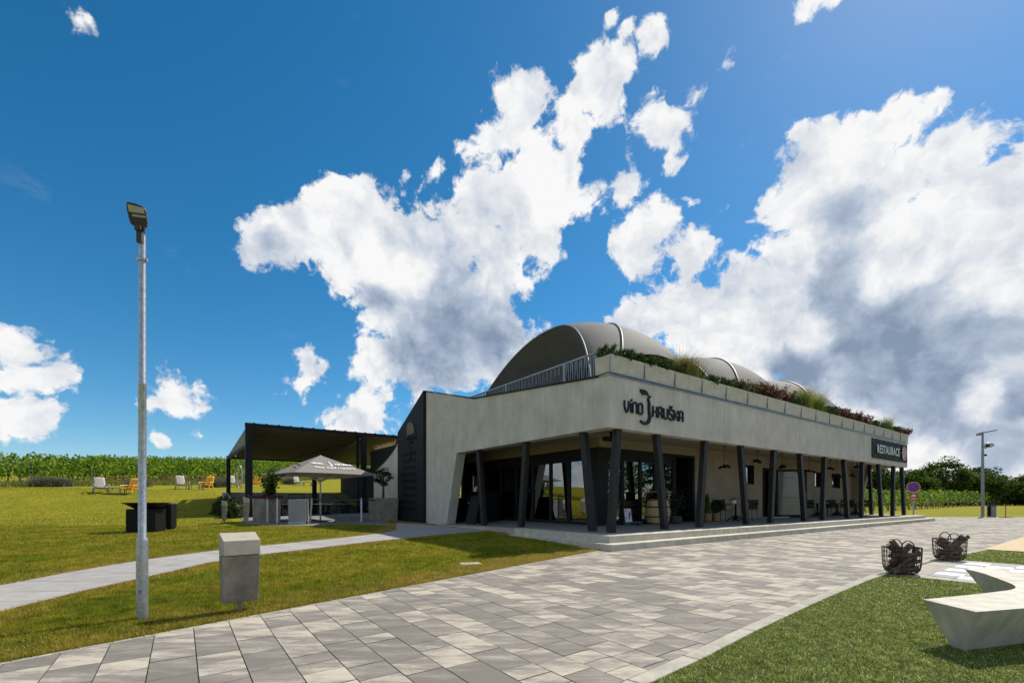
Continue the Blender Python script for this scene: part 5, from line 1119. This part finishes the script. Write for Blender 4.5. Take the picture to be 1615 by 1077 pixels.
for a, b, h, lab, cone in ((8.32,2.2,0.78,'clipped cone shrub in a wicker pot beside the dark door frame',1),(8.62,2.45,0.72,'slimmer cone shrub behind the wicker pots',1),(8.78,2.1,0.5,'low bushy shrub in a wicker pot next to the chair',0)):
    t = thing('potted_cone', lab, 'potted plant', W(a,b,ZD), 0, 'plants in wicker pots'); MB().lathe([(0.12,0),(0.16,0.05),(0.155,0.36),(0.135,0.36),(0,0.33)],18).build('pot', M['wicker'], t); n = 1500; zz = RNG.uniform(0,1,n); an = RNG.uniform(0,6.28,n)
    rr_ = (0.17*(1-zz)**0.8+0.012)*np.sqrt(RNG.uniform(0.4,1,n)) if cone else 0.24*np.sqrt(np.clip(1-(zz*2-1)**2,0,1))*np.sqrt(RNG.uniform(0.3,1,n)); npmesh('foliage', leaves(np.stack([rr_*np.cos(an),rr_*np.sin(an),0.36+zz*h],1),0.05), 4, M['ggrass'] if cone else M['hedge'], t); MB().tube([(0,0,0.3),(0,0,0.36+h*0.7)],0.012,6).build('stem', M['bark'], t)
# pendant lamps shaped like birds
def pendant(label, a, z, b=1.5, rz=0, sp=0.34):
    t = thing('pendant_lamp', label, 'pendant lamp', W(a,b,z), RZ+R(rz), 'black winged pendant lamps under the porch'); MB().tube([(0,0,0.10),(0,0,CEIL-z)],0.008,5).build('cord', M['black'], t); MB().lathe([(0.02,0.14),(0.06,0.10),(0.075,0.0),(0,0.0)],12).build('socket', M['black'], t); MB().lathe([(0.05,CEIL-z-0.03),(0.05,CEIL-z)],10).build('ceiling_rose', M['black'], t)
    for sx in (-1,1):
        mb = MB(); mb.grid(lambda s, u: (sx*(0.04+sp*s), (-0.13+0.26*u)*(1-0.55*s), 0.04+0.10*math.sin(s*2.2)-0.13*s*s-0.03*abs(2*u-1)), 8, 4); o = mb.build('wing', M['black'], t, smooth=True); s_ = o.modifiers.new('s','SOLIDIFY'); s_.thickness = 0.02
for a, z, r_, lab, sp in ((8.35,2.50,80,'long hanging black pendant before the plain porch wall',0.22),(11.0,2.86,10,'black winged pendant above the small porch window',0.34),(13.3,2.72,35,'black winged pendant left over the glass entrance door',0.34),(16.15,2.62,-15,'black winged pendant right of the glass entrance door',0.42),(18.8,2.86,5,'black winged pendant above the paired windows',0.45),(19.6,2.48,-10,'low black winged pendant before the left paired window',0.38),(21.9,2.58,8,'farthest black winged pendant at the end of the porch',0.42)): pendant(lab, a, z, 1.5, r_, sp)
for pts, lab in ((((11.0,1.5),(13.3,1.5)),'thin sagging cable between the pendants over the entrance'),(((16.15,1.5),(18.8,1.5)),'thin sagging cable between the pendants by the paired windows')):
    P = [W(pts[0][0]+(pts[1][0]-pts[0][0])*k/14, 1.5, CEIL-0.02-0.26*math.sin(math.pi*k/14)) for k in range(15)]; tag(MB().tube(P,0.008,5).build('cable', M['black']), lab, 'cable')
for a, lab in ((1.75,'black ceiling heater above the glazed corner'),(22.6,'black ceiling heater at the far end of the porch')):
    t = thing('ceiling_heater', lab, 'heater', W(a,1.5,CEIL-0.26), RZ, 'ceiling heaters'); MB().box(-0.32,0.32,-0.09,0.09,-0.06,0.07).build('body', M['black'], t, bevel=0.03); MB().box(-0.03,0.03,-0.03,0.03,0.07,0.26).build('bracket', M['black'], t)
# ice-cream counter and A-board in the porch corner
ct = thing('bar_counter', 'black bar counter lettered ADRIA inside the porch corner', 'counter', W(1.35,8.75,zdeck(1.3,8.7)), RZ); MB().box(-0.32,0.72,-0.5,0.6,0,1.28).build('cabinet', M['black'], ct, bevel=0.015); MB().box(-0.36,0.76,-0.54,0.64,1.28,1.33).build('counter_top', M['dark'], ct); MB().box(-0.334,-0.322,-0.45,0.5,0.96,1.0).build('chrome_strip', M['chrome'], ct)
mb = MB()
for k in range(3): mb.box(-0.34,-0.322,0.25-k*0.3,0.40-k*0.3,0.80,0.88)
mb.build('drawer_fronts', M['fabric_grey'], ct); text('lettering','ADRIA',0.20,M['white'],ct,ML(0.05,0.42,-0.325),0.003,space=1.15)
t = thing('cup_stack', 'white paper cups standing on the black bar counter', 'cups', W(1.15,8.7,zdeck(1.3,8.7)+1.33)); 
for k in range(3): MB().lathe([(0.04,0),(0.055,0.13+0.05*k)],10,(0.0,-0.3+0.3*k,0)).build('cup', M['white'], t)
t = thing('sandwich_board', 'black folding sandwich board standing before the bar counter', 'sandwich board', W(0.62,7.75,zdeck(0.6,7.7)), RZ); mb = MB(); mb.hexa([(-.34,-.4,0),(-.31,-.4,0),(-.31,.4,0),(-.34,.4,0),(-.04,-.36,1.15),(-.01,-.36,1.15),(-.01,.36,1.15),(-.04,.36,1.15)]); mb.build('panel', M['black'], t); mb = MB(); mb.hexa([(.31,-.4,0),(.34,-.4,0),(.34,.4,0),(.31,.4,0),(.0,-.36,1.15),(.03,-.36,1.15),(.03,.36,1.15),(.0,.36,1.15)]); mb.build('panel', M['black'], t)
# ------------------------------------------------------------------ far right: sign, lamp post, bin, stand
s_ = thing('no_parking_sign', 'round blue and red no parking sign on a grey pole', 'traffic sign', (26.2,30.0,0.0), math.atan2(26.2,-30)*0-R(38)); MB().tube([(0,0.03,0),(0,0.03,2.3)],0.045,10).build('pole', M['galv'], s_)
def disc(r, y, th, z=2.07): return MB().extr([(r*math.cos(2*math.pi*k/40), y, z+r*math.sin(2*math.pi*k/40)) for k in range(40)], (0,th,0))
disc(0.345,-0.01,0.02).build('rim', M['white'], s_); disc(0.325,-0.016,0.005).build('red_ring', M['red'], s_); disc(0.24,-0.021,0.004).build('blue_disc', M['blue'], s_); MB().bar((-0.168,-0.025,2.238),(0.168,-0.025,1.902),0.006,0.07,(1,0,1)).build('red_bar', M['red'], s_)
pt = MB().box(-0.17,0.17,-0.01,0.01,1.20,1.66).build('plate', M['red'], s_); mb = MB(); mb.extr([(x,-0.012,z) for x, z in ((-.12,1.48),(.12,1.48),(.12,1.53),(.07,1.58),(-.05,1.58),(-.07,1.53),(-.12,1.53))],(0,-0.004,0)); mb.box(-.1,-.05,-.016,-.012,1.44,1.479); mb.box(.05,.1,-.016,-.012,1.44,1.479)
for k in range(2): mb.box(-.13,.13,-.015,-.012,1.27+k*.06,1.295+k*.06)
mb.build('symbol', M['white'], pt)
fl = thing('far_lamp_post', 'far grey lamp post with oval lamp and camera arm', 'lamp post', (34.4,33.6,0.0)); MB().lathe([(0.10,0),(0.098,0.02),(0.09,3),(0.062,6.2),(0,6.22)],16).build('pole', mat('grey_pole',(0.23,0.235,0.25),0.6,col2=(0.28,0.285,0.3),nscale=2), fl, smooth=True)
MB().bar((-0.35,0,6.08),(1.05,0,6.34),0.06,0.06).build('arm', M['dark'], fl); MB().box(-0.42,-0.15,-0.07,0.07,5.94,6.08).build('camera', M['greychair'], fl); MB().tube([(0.1,0,5.1),(0.2,0,5.02),(0.34,0,5.1)],0.035,7).build('bracket', M['dark'], fl)
MB().lathe([(0.0,-0.2),(0.16,-0.17),(0.28,-0.07),(0.29,0.03),(0.2,0.14),(0,0.2)],18,(0.46,0,5.26),1.1,0.8).build('lamp', mat('lamp_shell',(0.4,0.4,0.4),0.5,col2=(0.5,0.5,0.5)), fl, smooth=True); MB().lathe([(0.08,-0.1),(0.12,-0.06),(0.1,0.06),(0.04,0.1)],12,(0.24,-0.12,5.22)).build('lamp_socket', M['dark'], fl); MB().box(0.12,0.26,-0.06,0.06,4.45,4.58).build('junction_box', M['dark'], fl)
w = gp(1568.5,815.6,0); fb2 = thing('grey_litter_bin', 'far upright grey litter bin on the edge of the lawn', 'litter bin', w+Vector((0,0.2,0)), R(-38)); MB().box(-0.22,0.22,-0.16,0.16,0,0.80).build('body', M['fabric_grey'], fb2, bevel=0.02); MB().box(-0.225,-0.05,-0.17,-0.155,0.1,0.78).build('door', M['black'], fb2); MB().box(-0.23,0.23,-0.17,0.17,0.80,0.84).build('lid', M['dark'], fb2)
w = gp(1586,816,0); fs_ = thing('sign_stand', 'thin dark stand with small top plate beside the far bin', 'stand', w, 0); MB().tube([(0,0,0.02),(0,0,1.55)],0.02,8).build('pole', M['dark'], fs_); MB().box(-0.32,0.32,-0.2,0.2,0,0.04).build('foot', M['dark'], fs_); MB().box(-0.28,0.28,-0.03,0.03,1.55,1.68).build('plate', M['dark'], fs_)
# ------------------------------------------------------------------ vineyards and trees
def vine_row(label, X0, Y0, dx, dy, length, group, dens=75, z0=0.75, z1=2.2, wd=0.24, lsize=0.15, stemstep=1.1, stemlen=14, post_lean=0.0, zoff=0.0, nst=None):
    zb = hz(X0,Y0); t = thing('vine_row', label, 'vines', (X0,Y0,zb), 0, group); n = int(dens*length); s = RNG.uniform(-0.5,length,n); 
    h = RNG.beta(1.8,1.5,n); up = z0+(z1-z0)*h; lx = RNG.normal(0,wd,n)*(1+0.5*np.sin(s*5.3+X0))
    wave = 0.22*np.sin(s*2.9+Y0)+0.16*np.sin(s*7.1+X0*3)-0.25*(np.sin(s*1.3+X0*2)>0.75); up = up + wave*h
    X = X0+dx*s-dy*lx; Y = Y0+dy*s+dx*lx; Z = hterr(X0+dx*s, Y0+dy*s)-zb
    pts = np.stack([X-X0, Y-Y0, Z+up], 1)
    ns = int(length*2.4) if nst is None else nst; ss = RNG.uniform(-0.3,length,ns); out = [pts]
    for q in ss:   # shoots above and at the sides of the row
        L_ = RNG.uniform(0.12,0.5); a_ = RNG.uniform(0,6.28); k = np.linspace(0,1,7); b = np.array([dx*q, dy*q, hz(X0+dx*q,Y0+dy*q)-zb+z1-0.15]); out.append(b+np.stack([np.cos(a_)*0.35*k*L_, np.sin(a_)*0.35*k*L_, L_*k],1)+RNG.normal(0,0.035,(7,3)))
    npmesh('foliage', leaves(np.concatenate(out), lsize, up=0.2), 4, M['vine'], t)
    MB().tube([(dx*post_lean,dy*post_lean,-0.1),(0,0,1.72)],0.055,8).build('end_post', M['stake'], t)
    q = 0.8; first = True
    while q < stemlen:
        zq = hz(X0+dx*q,Y0+dy*q)-zb; j = RNG.normal(0,0.06,2)
        MB().tube([(dx*q,dy*q,zq-0.05),(dx*q+j[0],dy*q+j[1],zq+0.5),(dx*q+j[1],dy*q-j[0],zq+1.15)],[0.05,0.04,0.035],5).build('stem', M['bark'] if RNG.random() < 0.7 else M['stake'], t); q += stemstep*RNG.uniform(0.85,1.15)
DV = (-0.585, 0.811); DL = (-0.24, 0.971); PL0 = np.array([-37.0,35.4]); PLD = np.array([1.32,3.58])
RN = ['leftmost vine row, nearest the picture edge','vine row by the lavender','vine row behind the leftmost loungers','vine row left of the lamp post','vine row right of the lamp post','vine row behind the second loungers','vine row before the pergola','vine row behind the left pergola post','vine row behind the hoop','vine row left of the parasol tip','vine row behind the parasol','vine row under the awning edge','vine row right of the parasol','vine row by the far pergola post','vine row seen through the terrace glass','last vine row before the winery']
for k in range(-2, 15):
    p_ = PL0+PLD*k; near = k < 6
    vine_row('trellised vines, '+(RN[k+1] if k >= -1 else 'mostly cut off by the picture edge'), p_[0], p_[1], DL[0], DL[1], 26 if near else 20, 'trellised vine rows on the left slope', 190 if near else 130, 0.55, 2.3, 0.34, 0.22 if near else 0.25, 1.15 if near else 1.8, 13 if near else 5)
# grassy fringe and lavender along the vine row ends
def fringe(name, lab, pts, n, h, mt, w, kind='stuff'):
    P = np.array(pts); k = RNG.integers(0, len(P)-1, n); f = RNG.uniform(0,1,n)[:,None]; b = P[k]*(1-f)+P[k+1]*f+RNG.normal(0,w,(n,2)); z = hterr(b[:,0], b[:,1]); v, q = blades(np.column_stack([b,z]), h, 0.05, 0.6, 2); tag(npmesh(name, v, q, M[mt]), kind=kind)
edge = [tuple(PL0+PLD*k+np.array([0.5,-1.0])) for k in range(-3,15)]
fringe('tall_grass', '', edge, 9000, 0.55, 'ggrass', 0.8)
fringe('dry_weeds', '', [tuple(PL0+PLD*k+np.array([-3.5,5.0])) for k in range(-3,15)], 5000, 0.5, 'drygrass', 2.0)
for px, Y, lab in ((90,35.2,'lavender bush by the leftmost vine post'),(68,34.8,'lavender bush left of the leftmost vine post'),(336,40,'lavender bush left of the pergola'),(347,41,'lavender bush touching the left pergola post'),(218,37.5,'grey green bush behind the lamp post'),(458,52,'dark low bush beside the far loungers')):
    X = (px-CX)/F*Y; t = thing('lavender_bush', lab, 'shrub', (X,Y,hz(X,Y)), 0, 'bushes along the vineyard edge'); n = 900; b = RNG.normal(0,0.32,(n,2)); v, q = blades(np.column_stack([b,np.zeros(n)]), 0.85, 0.04, 0.7, 2); npmesh('foliage', v, q, M['lavender'], t)
# right vineyard: row ends along the front direction
k = 0; a = 41.5
while a < 118:
    w = W(a, 7.4); z = hz(w.x,w.y); far_ = max(0,(a-60)/60)
    vine_row('right vine row '+(['seen through the porch columns','just past the porch','behind the no parking sign','left of the far lamp post','around the far lamp post','behind the far bin'][min(5,int((a-41.5)/9))])+', ', w.x, w.y, DV[0], DV[1], 9, 'trellised vine rows on the right', 95 if a < 75 else 60, 0.4, 2.0, 0.34, 0.20+0.05*far_, 1.3, 2.0 if a < 70 else 0.9, -0.45, nst=22)
    k += 1; a += 2.35
_by = {}
for o in bpy.data.objects:
    if o.name.startswith('vine_row') and 'on the right' in o.get('label',''): _by.setdefault(o['label'], []).append(o)
for lab, lst in _by.items():
    lst.sort(key=lambda o: o.location.x/o.location.y)
    for i, o in enumerate(lst): o['label'] = lab[:-2] + ', ' + ORD[i] + ' from the left'
# trees beyond the right vineyard
TR = [(1352,80,9.0,5.5),(1378,78,9.3,5.2),(1400,82,9.0,5.0),(1425,80,9.0,5.5),(1449,76,8.6,5.0),(1470,80,9.4,5.5),(1492,78,10.4,5.4),(1510,82,10.6,5.2),(1528,80,9.6,5.0),(1545,84,9.8,5.0),(1562,80,8.6,4.2),(1580,86,6.2,4.5),(1602,84,6.6,4.6),(1618,78,8.4,4.6),(1640,80,8.8,5)]
for i, (px, Y, h, r_) in enumerate(TR):
    w = atY(px, Y); w.z = hz(w.x,w.y)-0.3; h *= 0.66*(1+0.16*math.sin(i*2.3)+0.08*math.cos(i*5.1)); r_ *= 0.92+0.15*math.cos(i*3.7)
    lab = 'dark green tree beyond the right vineyard, '+['seen through the first porch gap','seen between the last columns','behind the banner corner','just right of the fascia end','above the no parking sign','right of the no parking sign','tallest of the left clump','with the broad top left of the lamp post','in the gap before the lamp post','right behind the far lamp post','thin crowned, right of the lamp post','lowest, above the small sign stand','low and broad at the right','tall at the right picture edge','cut by the right picture edge'][i]
    tree('broadleaf_tree', lab, w, h, r_*0.72, h*0.8, 0.16, 66, 90 if i != 10 else 44, 0.34, 'tree', 'trees beyond the right vineyard', base=0.16 if i != 10 else 0.4, seed=i, cr=0.33)
for i, (px, Y, h, r_) in enumerate(((1365,92,7,6),(1415,92,7,6),(1460,95,7.5,6),(1505,96,8,6),(1555,96,6.5,6),(1605,98,6.5,7))):
    w = atY(px, Y); w.z = hz(w.x,w.y)-0.3; h *= 0.62; tree('broadleaf_tree', 'dark tree in the second line, '+['behind the porch gap','behind the fascia end','behind the no parking sign','behind the tallest clump','behind the lamp post','at the right edge'][i], w, h, r_*0.75, h, 0.16, 50, 60, 0.5, 'tree', 'trees of the second line', base=0.05, seed=40+i, cr=0.36)
# a few conifers and trees to the right of and behind the camera, mirrored in the glass
for i, (x, y, h) in enumerate(((23.5,12.0,8.5),(27.5,9.0,9.5),(33,17.5,8.0),(38,9,9))):
    rg = np.random.default_rng(300+i); t = thing('conifer', ['conifer nearest the plaza, outside the frame','taller conifer outside the frame','conifer farther along the plaza','rear conifer outside the frame'][i], 'tree', (x,y,0), 0, 'conifers right of the plaza'); mb = MB(); mb.tube([(0,0,-0.2),(0,0,h)],[0.16,0.02],8); out = []
    z = 1.0
    while z < h:
        L_ = (1-z/h)**0.8*2.9+0.15
        for q in range(7):
            a_ = rg.uniform(0,6.28); l_ = L_*rg.uniform(0.6,1.1); e = np.array([math.cos(a_)*l_, math.sin(a_)*l_, z-0.25*l_+0.1]); mb.tube([(0,0,z),tuple(e)],[0.03,0.008],4); f = np.linspace(0.2,1,int(6+l_*7))[:,None]; c = np.array([0,0,z])*(1-f)+e*f; out.append(np.repeat(c,6,0)+rg.normal(0,0.11,(len(c)*6,3)))
        z += 0.36
    npmesh('crown', leaves(np.concatenate(out),0.2,aspect=0.35,rng=rg), 4, M['conifer'], t); mb.build('trunk', M['bark'], t)
for i, (px, py_) in enumerate(((48,2),(52,12),(55,-6),(60,22))): tree('broadleaf_tree', 'broad tree outside the frame mirrored in the porch glass, '+['first','second','third','fourth'][i]+' from the plaza', (px,py_,0), 7.5, 4.2, 6, 0.18, 50, 50, 0.4, 'tree', 'mirrored trees', base=0.12, seed=70+i)
# trees and vines behind the building, seen through the rear windows
for i, (a, b) in enumerate(((2.0,20.5),(4.6,21.5),(6.5,22))):
    w = W(a,b); w.z = hz(w.x,w.y); bush('garden_bush', 'leafy bush behind the building seen through the glass, '+['left','middle','right'][i]+' one', 'shrub', w, 1.3, 1.0, 1.9, 1500, 0.16, 'vine', 'bushes behind the building')
# ------------------------------------------------------------------ grass blades
def inpoly(x, y, P):
    r = np.zeros(len(x), bool); n = len(P)
    for i in range(n):
        x0, y0 = P[i]; x1, y1 = P[i-1]; c = ((y0 > y) != (y1 > y)) & (x < (x1-x0)*(y-y0)/(y1-y0+1e-12)+x0); r ^= c
    return r
pathpoly = [(p.x,p.y) for p in LA]+[(p.x,p.y) for p in RA[::-1]]
bldpoly = [(W(a,b).x, W(a,b).y) for a, b in ((-1.14,-1.14),(27,-1.14),(27,14),(-0.2,14.4),(-0.16,9.4),(-0.4,3.2),(-1.0,3.2),(-1.0,0),(-1.14,0))]
def lawn_blades(n, ymin, ymax, h, w):
    y = RNG.uniform(ymin, ymax, n*3); x = RNG.uniform(-1.25, 0.35, n*3)*y
    dl = (x-P1[0])*N1[0]+(y-P1[1])*N1[1]; k = (dl > 0.05); x, y = x[k], y[k]
    k = ~inpoly(x,y,pathpoly) & ~inpoly(x,y,bldpoly); x, y = x[k][:n], y[k][:n]; la, lb = loc(x, y); k = ~((la > -7.2) & (la < 1) & (lb > 14.0)); x, y = x[k], y[k]
    return blades(np.column_stack([x,y,hterr(x,y)-0.004]), h, w, 0.75)[0]
def patchy(v): return v
v = np.concatenate([lawn_blades(150000, 3.2, 6.5, 0.042, 0.008), lawn_blades(120000, 6.5, 11, 0.045, 0.010), lawn_blades(110000, 11, 19, 0.042, 0.016), lawn_blades(70000, 19, 34, 0.04, 0.026)])
tag(npmesh('grass', v, 3, M['blade']), kind='stuff')
# overlapping fringe on the plaza edge
n = 9000; s = RNG.uniform(-3, 10.0, n); o_ = RNG.uniform(0.04, 0.14, n); b = np.column_stack([P1[0]+D1[0]*s+N1[0]*o_, P1[1]+D1[1]*s+N1[1]*o_]); b = np.column_stack([b, hterr(b[:,0],b[:,1])-0.01])
v, q = blades(b, 0.05, 0.007, 0.9, 1, bias=(0.3,-0.25)); tag(npmesh('edge_grass', v, q, M['blade']), kind='stuff')
turfpoly = [(p.x,p.y) for p in KO[:-1]]+[(48,33),(60,20),(60,-6),(0.6,-6)]
def turf_blades(n, ymin, ymax, h, w):
    y = RNG.uniform(ymin, ymax, n*3); x = RNG.uniform(0.05, 1.45, n*3)*y; k = inpoly(x,y,turfpoly); x, y = x[k], y[k]; la, lb = loc(x,y)
    k = ~((la > -0.03) & (la < 3.36) & (lb > -9.44) & (lb < -5.5)) & ~((la > 6.4) & (la < 16.4) & (lb < -5.5) & (lb > -13)); x, y = x[k][:n], y[k][:n]
    return blades(np.column_stack([x,y,np.full(len(x),0.004)]), h, w, 1.3)[0]
v = np.concatenate([turf_blades(260000, 2.6, 5.2, 0.021, 0.008), turf_blades(150000, 5.2, 9.5, 0.022, 0.013), turf_blades(40000, 9.5, 16, 0.035, 0.016)])
tag(npmesh('turf_blades', v, 3, M['turf']), kind='stuff')

# dry, straw coloured grass along the edges of the paving and the path
def strip(pl, n, w0, w1, h, wd, side):
    P = np.array([(p[0],p[1]) for p in pl]); seg = np.linalg.norm(np.diff(P,axis=0),axis=1); pr = seg/seg.sum(); k = RNG.choice(len(seg), n, p=pr); f = RNG.uniform(0,1,n)[:,None]; b = P[k]*(1-f)+P[k+1]*f
    d = (P[k+1]-P[k])/seg[k][:,None]; nr = np.column_stack([-d[:,1], d[:,0]])*side; o = (w0+(w1-w0)*RNG.uniform(0,1,n)**2.0)*(0.55+0.75*np.abs(np.sin(b[:,0]*1.7+b[:,1]*2.3))); b = b+nr*o[:,None]
    k = ~inpoly(b[:,0],b[:,1],bldpoly); b = b[k]; dl = (b[:,0]-P1[0])*N1[0]+(b[:,1]-P1[1])*N1[1]; b = b[dl > 0.055]
    return blades(np.column_stack([b, hterr(b[:,0],b[:,1])-0.004]), h, wd, 0.8)[0]
L1p = [(P1[0]+D1[0]*s, P1[1]+D1[1]*s) for s in np.linspace(-3,10,20)]
v = np.concatenate([strip(L1p, 34000, 0.06, 0.8, 0.05, 0.008, 1), strip([(p.x,p.y) for p in LA], 20000, 0.0, 0.5, 0.05, 0.012, 1), strip([(p.x,p.y) for p in RA], 15000, 0.0, 0.35, 0.05, 0.010, -1)])
tag(npmesh('dry_grass', v, 3, M['dryblade']), kind='stuff')
